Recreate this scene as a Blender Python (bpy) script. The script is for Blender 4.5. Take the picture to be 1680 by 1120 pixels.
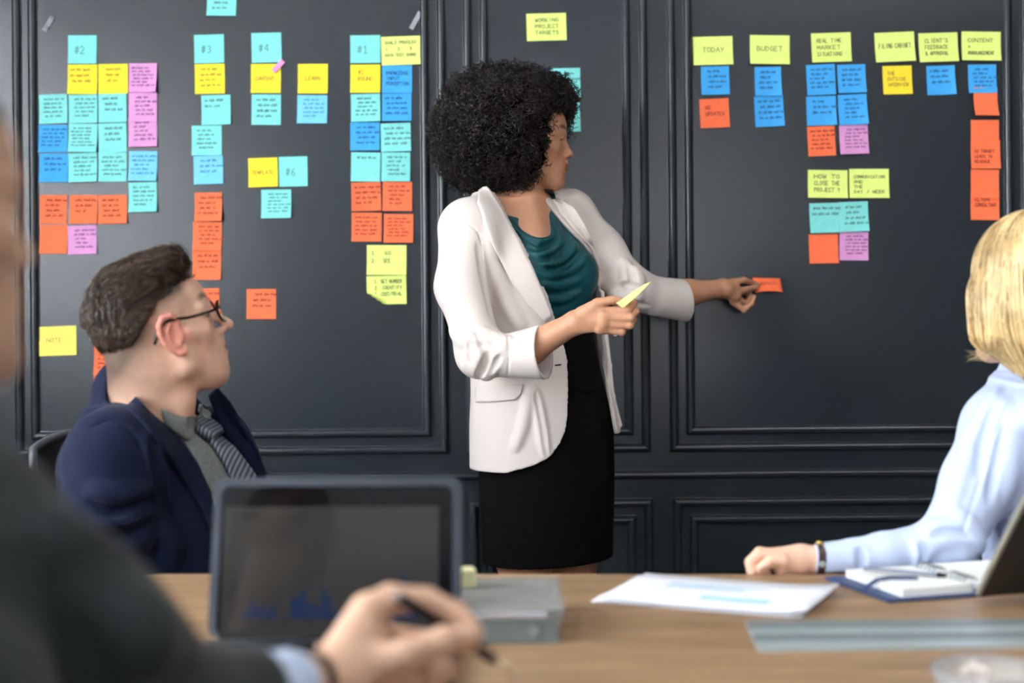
import bpy, bmesh, math, random
import numpy as np
from mathutils import Vector, Matrix
from mathutils.bvhtree import BVHTree

for _o in list(bpy.data.objects):
    bpy.data.objects.remove(_o)
scene = bpy.context.scene
COL = scene.collection

# ------------------------------------------------------------------ camera
FPX = 2333.0                     # focal length in pixels of the 1680 px wide frame (50 mm)
CAMZ = 1.16
HORY = 509.0                     # pixel row of the horizon
ROLL = math.radians(0.5)
WALL = 3.69                      # distance camera - back wall
TABZ = 0.745                     # table top height
cam_d = bpy.data.cameras.new('camera')
cam = bpy.data.objects.new('camera', cam_d)
COL.objects.link(cam)
cam_d.sensor_width = 36.0
cam_d.lens = 36.0 * FPX / 1680.0
cam_d.shift_y = (HORY - 560.0) / 1680.0
cam.location = (0, 0, CAMZ)
cam.rotation_euler = Matrix(((math.cos(ROLL), math.sin(ROLL), 0),
                             (0, 0, -1),
                             (-math.sin(ROLL), math.cos(ROLL), 0))).to_euler()
cam_d.clip_start = 0.05
cam_d.dof.use_dof = True
cam_d.dof.focus_distance = 3.0
cam_d.dof.aperture_fstop = 2.2
scene.camera = cam

# ------------------------------------------------------------------ world, daylight, exposure
scene.view_settings.view_transform = 'Standard'
scene.view_settings.look = 'None'
scene.view_settings.gamma = 1.0
scene.view_settings.use_curve_mapping = False
scene.view_settings.exposure = 0.0
world = bpy.data.worlds.new('overcast_sky')
scene.world = world
world.use_nodes = True
wb = world.node_tree.nodes['Background']
wb.inputs[0].default_value = (0.80, 0.90, 1.0, 1)
wb.inputs[1].default_value = 1.0

def area_light(name, loc, size, rot, power, color):
    l = bpy.data.lights.new(name, 'AREA')
    l.shape = 'RECTANGLE'; l.size, l.size_y = size
    l.energy = power; l.color = color
    o = bpy.data.objects.new(name, l); COL.objects.link(o)
    o.location = loc; o.rotation_euler = rot
    return o
LX = -2.10                       # inner face of the left (window) wall
for wy in (-1.9, -0.1, 1.7):     # daylight through the three windows of the left wall
    area_light('window_daylight', (LX - 0.12, wy + 0.05, 1.75), (1.38, 1.86), (0, math.radians(-90), 0), 150, (0.88, 0.94, 1.0))
# daylight through the window behind the photographer
area_light('window_daylight', (0.9, -3.12, 1.7), (2.3, 1.7), (math.radians(90), 0, 0), 36, (0.95, 0.97, 1.0))

area_light('ceiling_panel_light', (1.5, 1.7, 2.70), (1.2, 0.6), (0, 0, 0), 22, (1.0, 0.97, 0.93))

# ------------------------------------------------------------------ pixel <-> place helpers (1680 x 1120 frame)
CR, SR = math.cos(ROLL), math.sin(ROLL)
def ray(px, py):
    u, v = (px - 840.0) / FPX, (HORY - py) / FPX
    return Vector((CR * u + SR * v, 1.0, -SR * u + CR * v))
def P(px, py, d):
    r = ray(px, py)
    return Vector((r.x * d, d, CAMZ + r.z * d))
def T(px, py, z=TABZ):           # point of the horizontal plane z under a pixel
    r = ray(px, py)
    d = (z - CAMZ) / r.z
    return Vector((r.x * d, d, z))

# ------------------------------------------------------------------ materials
MATS = {}
def mat(name, color, rough=0.5, metal=0.0, noise=0.0, nscale=40.0, bump=0.0, bscale=200.0, spec=0.5, sheen=0.0,
        trans=0.0, coat=0.0, sss=0.0, stretch=None, vcol=False, color2=None, emit=None, estr=0.0, ior=1.45):
    if name in MATS: return MATS[name]
    m = bpy.data.materials.new(name); m.use_nodes = True
    nt = m.node_tree; b = nt.nodes['Principled BSDF']
    c = (*color, 1)
    b.inputs['Base Color'].default_value = c
    b.inputs['Roughness'].default_value = rough
    b.inputs['Metallic'].default_value = metal
    b.inputs['Specular IOR Level'].default_value = spec
    b.inputs['IOR'].default_value = ior
    if sheen: b.inputs['Sheen Weight'].default_value = sheen; b.inputs['Sheen Roughness'].default_value = 0.4
    if trans: b.inputs['Transmission Weight'].default_value = trans
    if coat: b.inputs['Coat Weight'].default_value = coat; b.inputs['Coat Roughness'].default_value = 0.1
    if sss:
        b.inputs['Subsurface Weight'].default_value = sss
        b.inputs['Subsurface Radius'].default_value = (0.01, 0.004, 0.002)
        b.inputs['Subsurface Scale'].default_value = 0.6
    if emit:
        b.inputs['Emission Color'].default_value = (*emit, 1); b.inputs['Emission Strength'].default_value = estr
    tc = nt.nodes.new('ShaderNodeTexCoord')
    src = tc.outputs['Object']
    if stretch:
        mp = nt.nodes.new('ShaderNodeMapping'); mp.inputs['Scale'].default_value = stretch
        nt.links.new(src, mp.inputs['Vector']); src = mp.outputs['Vector']
    base = None
    if vcol:
        at = nt.nodes.new('ShaderNodeVertexColor'); at.layer_name = 'Col'; base = at.outputs['Color']
        nt.links.new(base, b.inputs['Base Color'])
    if noise or color2:
        n = nt.nodes.new('ShaderNodeTexNoise'); n.inputs['Scale'].default_value = nscale; n.inputs['Detail'].default_value = 6
        nt.links.new(src, n.inputs['Vector'])
        mx = nt.nodes.new('ShaderNodeMix'); mx.data_type = 'RGBA'
        if color2:
            cr = nt.nodes.new('ShaderNodeValToRGB'); cr.color_ramp.elements[0].position = 0.35; cr.color_ramp.elements[1].position = 0.65
            cr.color_ramp.elements[0].color = c; cr.color_ramp.elements[1].color = (*color2, 1)
            nt.links.new(n.outputs['Fac'], cr.inputs[0]); nt.links.new(cr.outputs[0], b.inputs['Base Color'])
        else:
            mx.blend_type = 'MULTIPLY'; mx.inputs[0].default_value = 1.0
            mr = nt.nodes.new('ShaderNodeMapRange'); mr.inputs['From Min'].default_value = 0.3; mr.inputs['From Max'].default_value = 0.7
            mr.inputs['To Min'].default_value = 1 - noise; mr.inputs['To Max'].default_value = 1 + noise
            nt.links.new(n.outputs['Fac'], mr.inputs['Value'])
            if base is not None: nt.links.new(base, mx.inputs[6])
            else: mx.inputs[6].default_value = c
            nt.links.new(mr.outputs[0], mx.inputs[7]); nt.links.new(mx.outputs[2], b.inputs['Base Color'])
    if bump:
        n2 = nt.nodes.new('ShaderNodeTexNoise'); n2.inputs['Scale'].default_value = bscale; n2.inputs['Detail'].default_value = 3
        nt.links.new(src, n2.inputs['Vector'])
        bp = nt.nodes.new('ShaderNodeBump'); bp.inputs['Strength'].default_value = bump; bp.inputs['Distance'].default_value = 0.002
        nt.links.new(n2.outputs['Fac'], bp.inputs['Height']); nt.links.new(bp.outputs[0], b.inputs['Normal'])
    MATS[name] = m
    return m
def srgb(r, g, b):
    f = lambda c: (c / 255 / 12.92) if c / 255 <= 0.04045 else ((c / 255 + 0.055) / 1.055) ** 2.4
    return (f(r), f(g), f(b))

# ------------------------------------------------------------------ object helpers
ORG = {}
def org(o):
    return ORG.get(o.name, Vector((0, 0, 0))) if o is not None else Vector((0, 0, 0))
def tag(o, label=None, cat=None, group=None, kind=None):
    if label: o['label'] = label
    if cat: o['category'] = cat
    if group: o['group'] = group
    if kind: o['kind'] = kind
    return o
def empty(name, loc, label=None, cat=None, group=None):
    o = bpy.data.objects.new(name, None); COL.objects.link(o)
    o.empty_display_size = 0.05
    o.location = loc; ORG[o.name] = Vector(loc)
    return tag(o, label, cat, group)
def mk(name, V, F, m, parent=None, at=None, smooth=False, cols=None):
    """world-space verts -> one mesh object; 'at' = origin (top level only), otherwise the parent's origin"""
    o0 = org(parent) if parent is not None else (Vector(at) if at is not None else Vector((0, 0, 0)))
    me = bpy.data.meshes.new(name)
    if isinstance(V, np.ndarray):
        VV = V.astype(np.float64) - np.array(o0)
        F = np.asarray(F)
        me.vertices.add(len(VV)); me.vertices.foreach_set('co', VV.astype(np.float32).ravel())
        k = F.shape[1]
        me.loops.add(F.size); me.loops.foreach_set('vertex_index', F.ravel().astype(np.int32))
        me.polygons.add(len(F)); me.polygons.foreach_set('loop_start', np.arange(0, F.size, k, dtype=np.int32))
        me.update(calc_edges=True)
    else:
        me.from_pydata([tuple(Vector(v) - o0) for v in V], [], F)
    me.materials.append(m)
    if smooth: me.polygons.foreach_set('use_smooth', [True] * len(me.polygons))
    if cols is not None:
        ca = me.color_attributes.new('Col', 'FLOAT_COLOR', 'POINT')
        c4 = np.ones((len(V), 4), np.float32); c4[:, :3] = cols
        ca.data.foreach_set('color', c4.ravel())
    me.update(); me.validate()
    o = bpy.data.objects.new(name, me); COL.objects.link(o)
    if parent is not None:
        o.parent = parent
        ORG[o.name] = o0
    else:
        o.location = o0; ORG[o.name] = Vector(o0)
    return o
class MB:
    """collects shapes into ONE mesh"""
    def __init__(s): s.V = []; s.F = []
    def add(s, V, F):
        n = len(s.V); s.V += [Vector(v) for v in V]; s.F += [tuple(i + n for i in f) for f in F]; return s
    def box(s, c, size, M=None, bev=0.0):
        bm = bmesh.new(); bmesh.ops.create_cube(bm, size=1.0)
        for v in bm.verts: v.co = Vector((v.co.x * size[0], v.co.y * size[1], v.co.z * size[2]))
        if bev: bmesh.ops.bevel(bm, geom=bm.edges[:], offset=bev, segments=2, affect='EDGES', profile=0.7)
        bm.verts.index_update()
        R = M if M is not None else Matrix.Identity(3)
        s.add([R @ v.co + Vector(c) for v in bm.verts], [[v.index for v in f.verts] for f in bm.faces]); bm.free(); return s
    def tube(s, pts, r, n=8, cap=True, flat=1.0):
        pts = [Vector(p) for p in pts]; N = len(pts)
        rs = r if isinstance(r, (list, tuple)) else [r] * N
        up = None; base = len(s.V)
        for i, p in enumerate(pts):
            t = (pts[min(i + 1, N - 1)] - pts[max(i - 1, 0)]).normalized()
            if up is None:
                up = t.orthogonal().normalized()
            up = (up - t * up.dot(t)).normalized(); sd = t.cross(up)
            for k in range(n):
                a = 2 * math.pi * k / n
                s.V.append(p + (up * math.cos(a) + sd * math.sin(a) * flat) * rs[i])
        for i in range(N - 1):
            for k in range(n):
                a, b = base + i * n + k, base + i * n + (k + 1) % n
                s.F.append((a, b, b + n, a + n))
        if cap:
            s.F.append(tuple(base + k for k in reversed(range(n)))); s.F.append(tuple(base + (N - 1) * n + k for k in range(n)))
        return s
    def lathe(s, prof, c, axis=Vector((0, 0, 1)), n=24):
        ax = Vector(axis).normalized(); u = ax.orthogonal().normalized(); w = ax.cross(u); base = len(s.V)
        for (r, z) in prof:
            for k in range(n):
                a = 2 * math.pi * k / n
                s.V.append(Vector(c) + ax * z + (u * math.cos(a) + w * math.sin(a)) * r)
        for i in range(len(prof) - 1):
            for k in range(n):
                a, b = base + i * n + k, base + i * n + (k + 1) % n
                s.F.append((a, b, b + n, a + n))
        return s
    def prism(s, poly, up):
        """closed polygon (list of points) extruded by the vector up"""
        n = len(poly); a = [Vector(p) for p in poly]
        V = a + [p + Vector(up) for p in a]
        F = [tuple(reversed(range(n))), tuple(range(n, 2 * n))] + [(i, (i + 1) % n, (i + 1) % n + n, i + n) for i in range(n)]
        return s.add(V, F)
    def build(s, name, m, parent=None, at=None, smooth=False):
        return mk(name, s.V, s.F, m, parent, at, smooth)
def fix_normals(o):
    bm = bmesh.new(); bm.from_mesh(o.data); bmesh.ops.recalc_face_normals(bm, faces=bm.faces[:]); bm.to_mesh(o.data); bm.free()
def bevel(o, w=0.003, seg=2):
    b = o.modifiers.new('bevel', 'BEVEL'); b.width = w; b.segments = seg; b.limit_method = 'ANGLE'; return o
def rotz(a):
    return Matrix.Rotation(a, 3, 'Z')
# ================================================================== the room
M_WALL = mat('charcoal_wall_paint', srgb(35, 41, 46), rough=0.25, noise=0.06, nscale=3.0, bump=0.03, bscale=260, spec=0.5)
M_WHITE = mat('white_plaster', (0.75, 0.74, 0.72), rough=0.9, noise=0.03, nscale=5)
M_FLOOR = mat('grey_carpet_floor', srgb(92, 88, 84), rough=0.9, noise=0.2, nscale=300, bump=0.4, bscale=500)
M_GREYWALL = mat('dark_grey_wall_paint', srgb(70, 72, 76), rough=0.7, noise=0.04, nscale=4)
M_FRAME = mat('window_frame_paint', (0.6, 0.6, 0.6), rough=0.4)
M_GLASS = mat('window_glass', (1, 1, 1), rough=0.0, trans=1.0, ior=1.01, spec=0.1)
RX, YB, CEIL = 3.2, -3.1, 2.75

def slab(name, c, size, m, parent=None, kind='structure'):
    b = MB().box(c, size)
    o = b.build(name, m, parent, at=c if parent is None else None)
    if parent is None: tag(o, kind=kind)
    return o
slab('floor', (0.4, 0.3, -0.05), (5.9, 7.2, 0.1), M_FLOOR)
slab('ceiling', (0.4, 0.3, CEIL + 0.05), (5.9, 7.2, 0.1), M_WHITE)
slab('wall_right', (RX + 0.05, 0.3, CEIL / 2), (0.1, 7.2, CEIL), M_GREYWALL)
# flat ceiling panel lamp
cl = empty('ceiling_light', (1.5, 1.7, 2.715)); tag(cl, kind='structure')
for (c_, s_) in (((1.5, 1.385, 2.73), (1.26, 0.03, 0.04)), ((1.5, 2.015, 2.73), (1.26, 0.03, 0.04)), ((0.885, 1.7, 2.73), (0.03, 0.6, 0.04)), ((2.115, 1.7, 2.73), (0.03, 0.6, 0.04))): MB().box(c_, s_).build('lamp_frame', M_FRAME, cl)
MB().box((1.5, 1.7, 2.735), (1.2, 0.6, 0.01)).build('diffuser', mat('lamp_diffuser', (.9, .9, .88), rough=.6, emit=(1, .97, .93), estr=1.5), cl)
wall = slab('wall_back', (0.4, WALL + 0.06, CEIL / 2), (5.9, 0.12, CEIL), M_WALL)

def wall_with_holes(name, axis, pos, thick, a0, a1, holes, m):
    """wall along y (axis 'x' normal) or along x (axis 'y' normal) with rectangular window holes (a0,a1,z0,z1)"""
    b = MB()
    def put(p, q, z0, z1):
        if q - p < 1e-4 or z1 - z0 < 1e-4: return
        if axis == 'x': b.box((pos, (p + q) / 2, (z0 + z1) / 2), (thick, q - p, z1 - z0))
        else: b.box(((p + q) / 2, pos, (z0 + z1) / 2), (q - p, thick, z1 - z0))
    cur = a0
    for (h0, h1, z0, z1) in sorted(holes):
        put(cur, h0, 0, CEIL); put(h0, h1, 0, z0); put(h0, h1, z1, CEIL); cur = h1
    put(cur, a1, 0, CEIL)
    o = b.build(name, m); tag(o, kind='structure'); return o
lw = [(wy - 0.7, wy + 0.8, 0.75, 2.7) for wy in (-1.9, -0.1, 1.7)]
wall_with_holes('wall_left', 'x', LX - 0.05, 0.1, -3.3, 3.9, lw, M_WHITE)
bw = [(-0.3, 2.1, 0.8, 2.6)]
wall_with_holes('wall_behind', 'y', YB - 0.05, 0.1, -2.55, 3.35, bw, M_GREYWALL)
def window(n, axis, pos, a0, a1, z0, z1):
    w = 0.045
    def bx(c, s, nm, m, par):
        if axis == 'x': cc, ss = (pos, c[0], c[1]), (s[2], s[0], s[1])
        else: cc, ss = (c[0], pos, c[1]), (s[0], s[2], s[1])
        return MB().box(cc, ss).build(nm, m, par)
    root = empty('window_%d' % n, (pos, (a0 + a1) / 2, z0) if axis == 'x' else ((a0 + a1) / 2, pos, z0)); tag(root, kind='structure')
    am, zm = (a0 + a1) / 2, (z0 + z1) / 2
    for c, s in (((a0 + w / 2, zm), (w, z1 - z0, 0.07)), ((a1 - w / 2, zm), (w, z1 - z0, 0.07)),
                 ((am, z0 + w / 2), (a1 - a0, w, 0.07)), ((am, z1 - w / 2), (a1 - a0, w, 0.07)), ((am, zm), (0.03, z1 - z0, 0.05))):
        bx(c, s, 'window_frame', M_FRAME, root)
    bx(((a0 + am) / 2, zm), ((a1 - a0) / 2 - w, z1 - z0 - 2 * w, 0.006), 'pane', M_GLASS, root)
    bx(((am + a1) / 2, zm), ((a1 - a0) / 2 - w, z1 - z0 - 2 * w, 0.006), 'pane', M_GLASS, root)
for i, h in enumerate(lw): window(i + 1, 'x', LX - 0.05, *h)
window(4, 'y', YB - 0.05, *bw[0])

# ---- mouldings of the panelled wall: one mitred frame each, children of the wall
BEAD = [(-0.0125, 0.0), (-0.0125, 0.0025), (-0.0105, 0.003)] + [(-0.0105 * math.cos(math.pi * i / 12), 0.003 + 0.0105 * math.sin(math.pi * i / 12)) for i in range(1, 12)] + [(0.0105, 0.003), (0.0125, 0.0025), (0.0125, 0.0)]
def wx(px): return P(px, 560, WALL).x
def wz(px, py): return P(px, py, WALL).z
def frame(name, x0, x1, z0, z1):
    V = []; F = []; n = len(BEAD)
    for (cx, cz, sx, sz) in ((x0, z0, 1, 1), (x1, z0, -1, 1), (x1, z1, -1, -1), (x0, z1, 1, -1)):
        for (o, h) in BEAD: V.append((cx + sx * (o + 0.0125), WALL - h, cz + sz * (o + 0.0125)))
    for i in range(4):
        j = (i + 1) % 4
        for k in range(n - 1): F.append((i * n + k, j * n + k, j * n + k + 1, i * n + k + 1))
    o = mk(name, V, F, M_WALL, wall); fix_normals(o); return o
TOPZ = 2.52
# (outer left, inner left, inner right, outer right) in photograph columns
cols4 = [(24, 50, 708, 736), (763, 790, 1039, 1067), (1097, 1124, 1664, 1692)]
zo, zi = wz(840, 744), wz(840, 716)
ro, ri = wz(840, 818), wz(840, 846)
for (ol, il, ir, orr) in cols4:
    frame('panel_moulding', wx(ol), wx(orr), zo, TOPZ)
    frame('panel_moulding', wx(il), wx(ir), zi, TOPZ - 0.045)
    frame('panel_moulding', wx(ol + 4), wx(orr + 3), 0.2, ro)
    frame('panel_moulding', wx(il + 4), wx(ir + 3), 0.245, ri)
# next panels to either side of the photograph
for (a, b) in ((wx(-1000), wx(-16)), (wx(1730), wx(2500))):
    frame('panel_moulding', a, b, zo, TOPZ); frame('panel_moulding', a + 0.045, b - 0.045, zi, TOPZ - 0.045)
    frame('panel_moulding', a, b, 0.2, ro); frame('panel_moulding', a + 0.045, b - 0.045, 0.245, ri)
def hrail(name, z, prof):
    V = []; n = len(prof)
    for x in (LX, RX):
        for (o, h) in prof: V.append((x, WALL - h, z + o))
    F = [(k, k + 1, n + k + 1, n + k) for k in range(n - 1)]
    o = mk(name, V, F, M_WALL, wall); fix_normals(o)
hrail('chair_rail', wz(840, 780), BEAD)
hrail('baseboard', 0.0, [(0.0, 0.0), (0.0, 0.018), (0.12, 0.018), (0.135, 0.012), (0.14, 0.0)])
# faint joint between the two sheets that line the left panel
xs = wx(384)
MB().box((xs + 0.012, WALL - 0.0008, (zi + TOPZ) / 2), (0.022, 0.0016, TOPZ - zi - 0.1)).build('panel_joint_strip', M_WALL, wall)
# ================================================================== sticky notes on the wall
rng = random.Random(7)
NCOL = {'T': srgb(128, 214, 207), 'Y': srgb(246, 216, 56), 'P': srgb(214, 148, 198), 'B': srgb(66, 162, 226), 'O': srgb(250, 116, 74), 'G': srgb(224, 240, 130), 'L': srgb(120, 200, 245), 'W': srgb(252, 236, 110)}
NAME = {'T': 'aqua', 'Y': 'yellow', 'P': 'pink', 'B': 'blue', 'O': 'orange', 'G': 'lime', 'L': 'blue', 'W': 'yellow'}
def paper_mat(k):
    return mat('sticky_paper_' + NAME[k] + ('_pale' if k in 'LW' else ''), NCOL[k], rough=0.75, noise=0.05, nscale=60, bump=0.08, bscale=900, spec=0.25)
INK = mat('pen_ink', srgb(44, 44, 52), rough=0.6)
def ink_for(k):
    c = {'T': (62, 104, 104), 'Y': (150, 120, 40), 'P': (110, 62, 104), 'B': (24, 78, 128), 'O': (140, 44, 30), 'G': (92, 98, 60), 'L': (50, 110, 150), 'W': (170, 140, 60)}[k]
    return mat('pen_ink_on_' + NAME[k] + ('_pale' if k in 'LW' else ''), srgb(*c), rough=0.7)
GLY = {
 'A': [[(0,0),(.5,1),(1,0)],[(.2,.4),(.8,.4)]], 'B': [[(0,0),(0,1),(.7,.95),(.8,.7),(.5,.52),(0,.5)],[(.5,.52),(.95,.35),(.8,.05),(0,0)]],
 'C': [[(.95,.85),(.6,1),(.15,.8),(0,.45),(.2,.08),(.6,0),(.95,.15)]], 'D': [[(0,0),(0,1),(.6,.9),(.95,.5),(.6,.08),(0,0)]],
 'E': [[(.9,1),(0,1),(0,0),(.9,0)],[(0,.5),(.7,.5)]], 'F': [[(.9,1),(0,1),(0,0)],[(0,.5),(.7,.5)]],
 'G': [[(.9,.85),(.5,1),(.05,.7),(.05,.3),(.5,0),(.95,.2),(.95,.45),(.55,.45)]], 'H': [[(0,0),(0,1)],[(1,0),(1,1)],[(0,.5),(1,.5)]],
 'I': [[(.5,0),(.5,1)]], 'J': [[(.9,1),(.9,.2),(.5,0),(.1,.2)]], 'K': [[(0,0),(0,1)],[(.9,1),(0,.45),(.95,0)]], 'L': [[(0,1),(0,0),(.85,0)]],
 'M': [[(0,0),(.1,1),(.5,.3),(.9,1),(1,0)]], 'N': [[(0,0),(0,1),(1,0),(1,1)]], 'O': [[(.5,1),(.05,.7),(.1,.2),(.5,0),(.95,.3),(.9,.8),(.5,1)]],
 'P': [[(0,0),(0,1),(.8,.95),(.85,.6),(.5,.45),(0,.45)]], 'R': [[(0,0),(0,1),(.8,.95),(.85,.6),(.4,.48),(0,.48)],[(.4,.48),(.95,0)]],
 'S': [[(.9,.85),(.5,1),(.1,.8),(.3,.55),(.8,.4),(.85,.12),(.45,0),(.05,.15)]], 'T': [[(0,1),(1,1)],[(.5,1),(.5,0)]],
 'U': [[(0,1),(.05,.2),(.5,0),(.95,.2),(1,1)]], 'V': [[(0,1),(.5,0),(1,1)]], 'W': [[(0,1),(.25,0),(.5,.7),(.75,0),(1,1)]], 'Y': [[(0,1),(.5,.5),(1,1)],[(.5,.5),(.5,0)]],
 '#': [[(.35,0),(.5,1)],[(.65,0),(.8,1)],[(.1,.35),(1,.35)],[(.15,.68),(1.05,.68)]], '1': [[(.25,.8),(.5,1),(.5,0)],[(.2,0),(.8,0)]],
 '2': [[(.05,.75),(.4,1),(.85,.8),(.7,.45),(.05,0),(.95,0)]], '3': [[(.1,.9),(.5,1),(.85,.75),(.4,.52),(.9,.3),(.5,0),(.05,.12)]],
 '4': [[(.7,0),(.7,1),(.05,.35),(.95,.35)]], '6': [[(.75,1),(.2,.6),(.1,.2),(.5,0),(.85,.25),(.6,.5),(.15,.35)]],
 '?': [[(.1,.75),(.5,1),(.85,.75),(.5,.4),(.5,.25)],[(.5,.05),(.5,0)]], "'": [[(.5,1),(.45,.75)]], '+': [[(.5,.15),(.5,.85)],[(.15,.5),(.85,.5)]],
 '&': [[(.95,0),(.2,.75),(.45,1),(.65,.75),(.1,.3),(.35,0),(.9,.4)]], '/': [[(.1,0),(.9,1)]], '.': [[(.45,0),(.5,.05)]],
}
def text_strokes(lines, x0=0.12, y0=0.86, h=0.1, gap=0.07, wmax=0.8, center=False):
    """polylines in note space, (0,0) bottom left .. (1,1) top right"""
    out = []; y = y0 - h
    for ln in lines:
        n = max(len(ln), 1); cw = min(h * 0.78, wmax / n); xx = x0
        if center: xx = 0.5 - cw * n / 2
        for ch in ln:
            for st in GLY.get(ch, []):
                out.append([(xx + a * cw * 0.78 + rng.uniform(-.004, .004), y + b * h + rng.uniform(-.006, .006)) for a, b in st])
            xx += cw
        y -= h + gap
    return out
def scribble(nl, h=0.085, gap=0.06, y0=0.88, ind=0.1):
    h = min(.105, .42 / max(nl, 3)); gap = min(.085, .30 / max(nl, 3)); ind = rng.uniform(.06, .2)
    """illegible small handwriting"""
    out = []; y = y0 - h
    for i in range(nl):
        x = ind + rng.uniform(0, .1); end = rng.uniform(.6, .93)
        while x < end:
            wl = rng.uniform(.1, .26); p = []; xx = x; k = 0
            while xx < x + wl:
                p.append((xx, y + (h * rng.uniform(.6, 1.0) if k % 2 else h * rng.uniform(0, .25)))); xx += rng.uniform(.012, .03); k += 1
            if len(p) > 1: out.append(p)
            x += wl + rng.uniform(.03, .06)
        y -= h + gap
    return out
LEVEL = [0]
def note(x0, y0, x1, y1, k, label, text=None, lines=0, rot=None, curl=None, side=0.0, corner=False, lift=0.0, gray=0, h=None):
    c = P((x0 + x1) / 2, (y0 + y1) / 2, WALL); s = WALL / FPX
    w, hh = (x1 - x0) * s, (y1 - y0) * s
    r = math.radians(rng.uniform(-1.2, 1.6) if rot is None else rot)
    cu = rng.uniform(0.002, 0.009) if curl is None else curl
    sd = side if side else rng.uniform(-0.002, 0.003)
    LEVEL[0] += 1
    base = 0.0009 + 0.0005 * (LEVEL[0] % 3) + lift
    def surf(u, v, off=0.0):
        t = max(0.0, 0.75 - v) / 0.75
        z = base + cu * t * t + abs(sd) * (max(0, (u - .55) if sd > 0 else (.45 - u)) / .45) ** 2 * (0.3 + 0.7 * t)
        du, dv = (u - .5) * w, (v - .5) * hh
        if corner:           # folded-up lower left corner
            q = (0.42 - u - v * 1.05)
            if q > 0: du += q * w * .62; dv += q * hh * .62; z += 0.012 * math.sin(min(q * 4.5, 2.2)) + .002
        return Vector((c.x + du * math.cos(r) - dv * math.sin(r), WALL - z - off, c.z + du * math.sin(r) + dv * math.cos(r)))
    N = 8; V = []; F = []
    for side_ in (0, 1):
        for j in range(N + 1):
            for i in range(N + 1): V.append(surf(i / N, j / N, 0.0 if side_ else 0.0004))
    L = (N + 1) ** 2
    for j in range(N):
        for i in range(N):
            a = j * (N + 1) + i
            F.append((a, a + 1, a + N + 2, a + N + 1)); F.append((L + a, L + a + N + 1, L + a + N + 2, L + a + 1))
    ring = [i for i in range(N)] + [j * (N + 1) + N for j in range(N)] + [N * (N + 1) + i for i in range(N, 0, -1)] + [j * (N + 1) for j in range(N, 0, -1)]
    for a, b in zip(ring, ring[1:] + ring[:1]): F.append((a, L + a, L + b, b))
    o = mk('sticky_note', V, F, paper_mat(k), at=(c.x, WALL, c.z - hh / 2), smooth=False)
    tag(o, label, 'sticky note', 'sticky notes on the dark wall')
    st = []
    if text: st = text_strokes(*text) if isinstance(text, tuple) else text_strokes(text)
    elif lines: st = scribble(lines) if lines > 0 else []
    if st:
        b = MB(); lw = 0.0006 if lines else 0.0008
        for pl in st:
            for (p, q) in zip(pl, pl[1:]):
                d = Vector((q[0] - p[0], q[1] - p[1])); 
                if d.length < 1e-6: continue
                d.normalize(); nx, ny = -d.y * lw / w, d.x * lw / hh; ex, ey = d.x * lw / w * .6, d.y * lw / hh * .6
                A = [surf(p[0] + nx - ex, p[1] + ny - ey, .0008), surf(p[0] - nx - ex, p[1] - ny - ey, .0008), surf(q[0] - nx + ex, q[1] - ny + ey, .0008), surf(q[0] + nx + ex, q[1] + ny + ey, .0008)]
                b.add(A, [(0, 1, 2, 3)])
        b.build('handwriting', ink_for(k), o)
    return o
def big(s, x=0.22, y=0.62, hh=0.26): return ([s], x, y, hh, .08, .8)
# ---- left panel, group marked #2
note(112,58,159,105,'T','aqua sticky note marked number two on the left panel',big('#2'))
note(112,106,160,155,'Y','yellow sticky note straight below the number two note',lines=3)
note(162,105,210,154,'Y','yellow sticky note between a yellow and a pink note',lines=3)
note(212,104,258,152,'P','pink sticky note with lifted corner right of two yellow notes',lines=6,side=.012,curl=.006)
note(65,155,111,203,'T','aqua sticky note by the panel edge above two blue notes',lines=5)
note(113,155,160,202,'T','aqua sticky note two below the number two note',lines=5)
note(162,153,208,201,'T','aqua sticky note left of the long pink strip',lines=3)
note(212,193,258,241,'P','lower overlapping pink note of the long pink strip',lines=5)
note(212,152,258,200,'P','upper overlapping pink note of the long pink strip',lines=5,lift=.0016)
note(64,205,111,250,'B','blue sticky note by the panel edge, upper of two blues',lines=5)
note(113,203,160,250,'T','aqua sticky note right of the upper edge blue note, densely written',lines=6)
note(162,202,208,250,'T','aqua sticky note beside the lower end of the pink strip',lines=3)
note(65,252,112,299,'B','blue sticky note by the panel edge, lower of two blues',lines=3)
note(113,251,160,299,'T','aqua sticky note right of the lower edge blue note',lines=5)
note(162,250,208,298,'T','aqua sticky note left of the pale blue note',lines=5)
note(212,248,258,297,'L','pale blue sticky note below the long pink strip',lines=5,curl=.010)
note(212,299,258,348,'T','aqua sticky note below the pale blue note',lines=5,curl=.010)
note(66,320,110,367,'O','orange sticky note by the panel edge, left of the row of three oranges',lines=4)
note(115,320,160,367,'O','middle orange sticky note in the row of three oranges',lines=3)
note(162,320,209,367,'O','right orange sticky note in the row of three oranges',lines=4)
note(66,369,111,416,'O','blank orange sticky note left of a lone pink note')
note(112,370,159,417,'P','pink sticky note right of the blank orange note',lines=5)
note(65,535,126,583,'W','wide pale yellow note beside the seated man\'s head',(['NOTE'],.2,.6,.14,.05,.6),rot=1.5)
note(149,461,197,509,'Y','yellow sticky note peeking out behind the seated man\'s hair',lines=3)
note(149,510,197,558,'T','aqua sticky note peeking out behind the seated man\'s hair',lines=3)
note(155,609,203,657,'O','lower orange note behind the seated man\'s neck',lines=5)
note(155,567,203,615,'O','upper orange note behind the seated man\'s neck',lines=5,lift=.0016)
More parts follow.
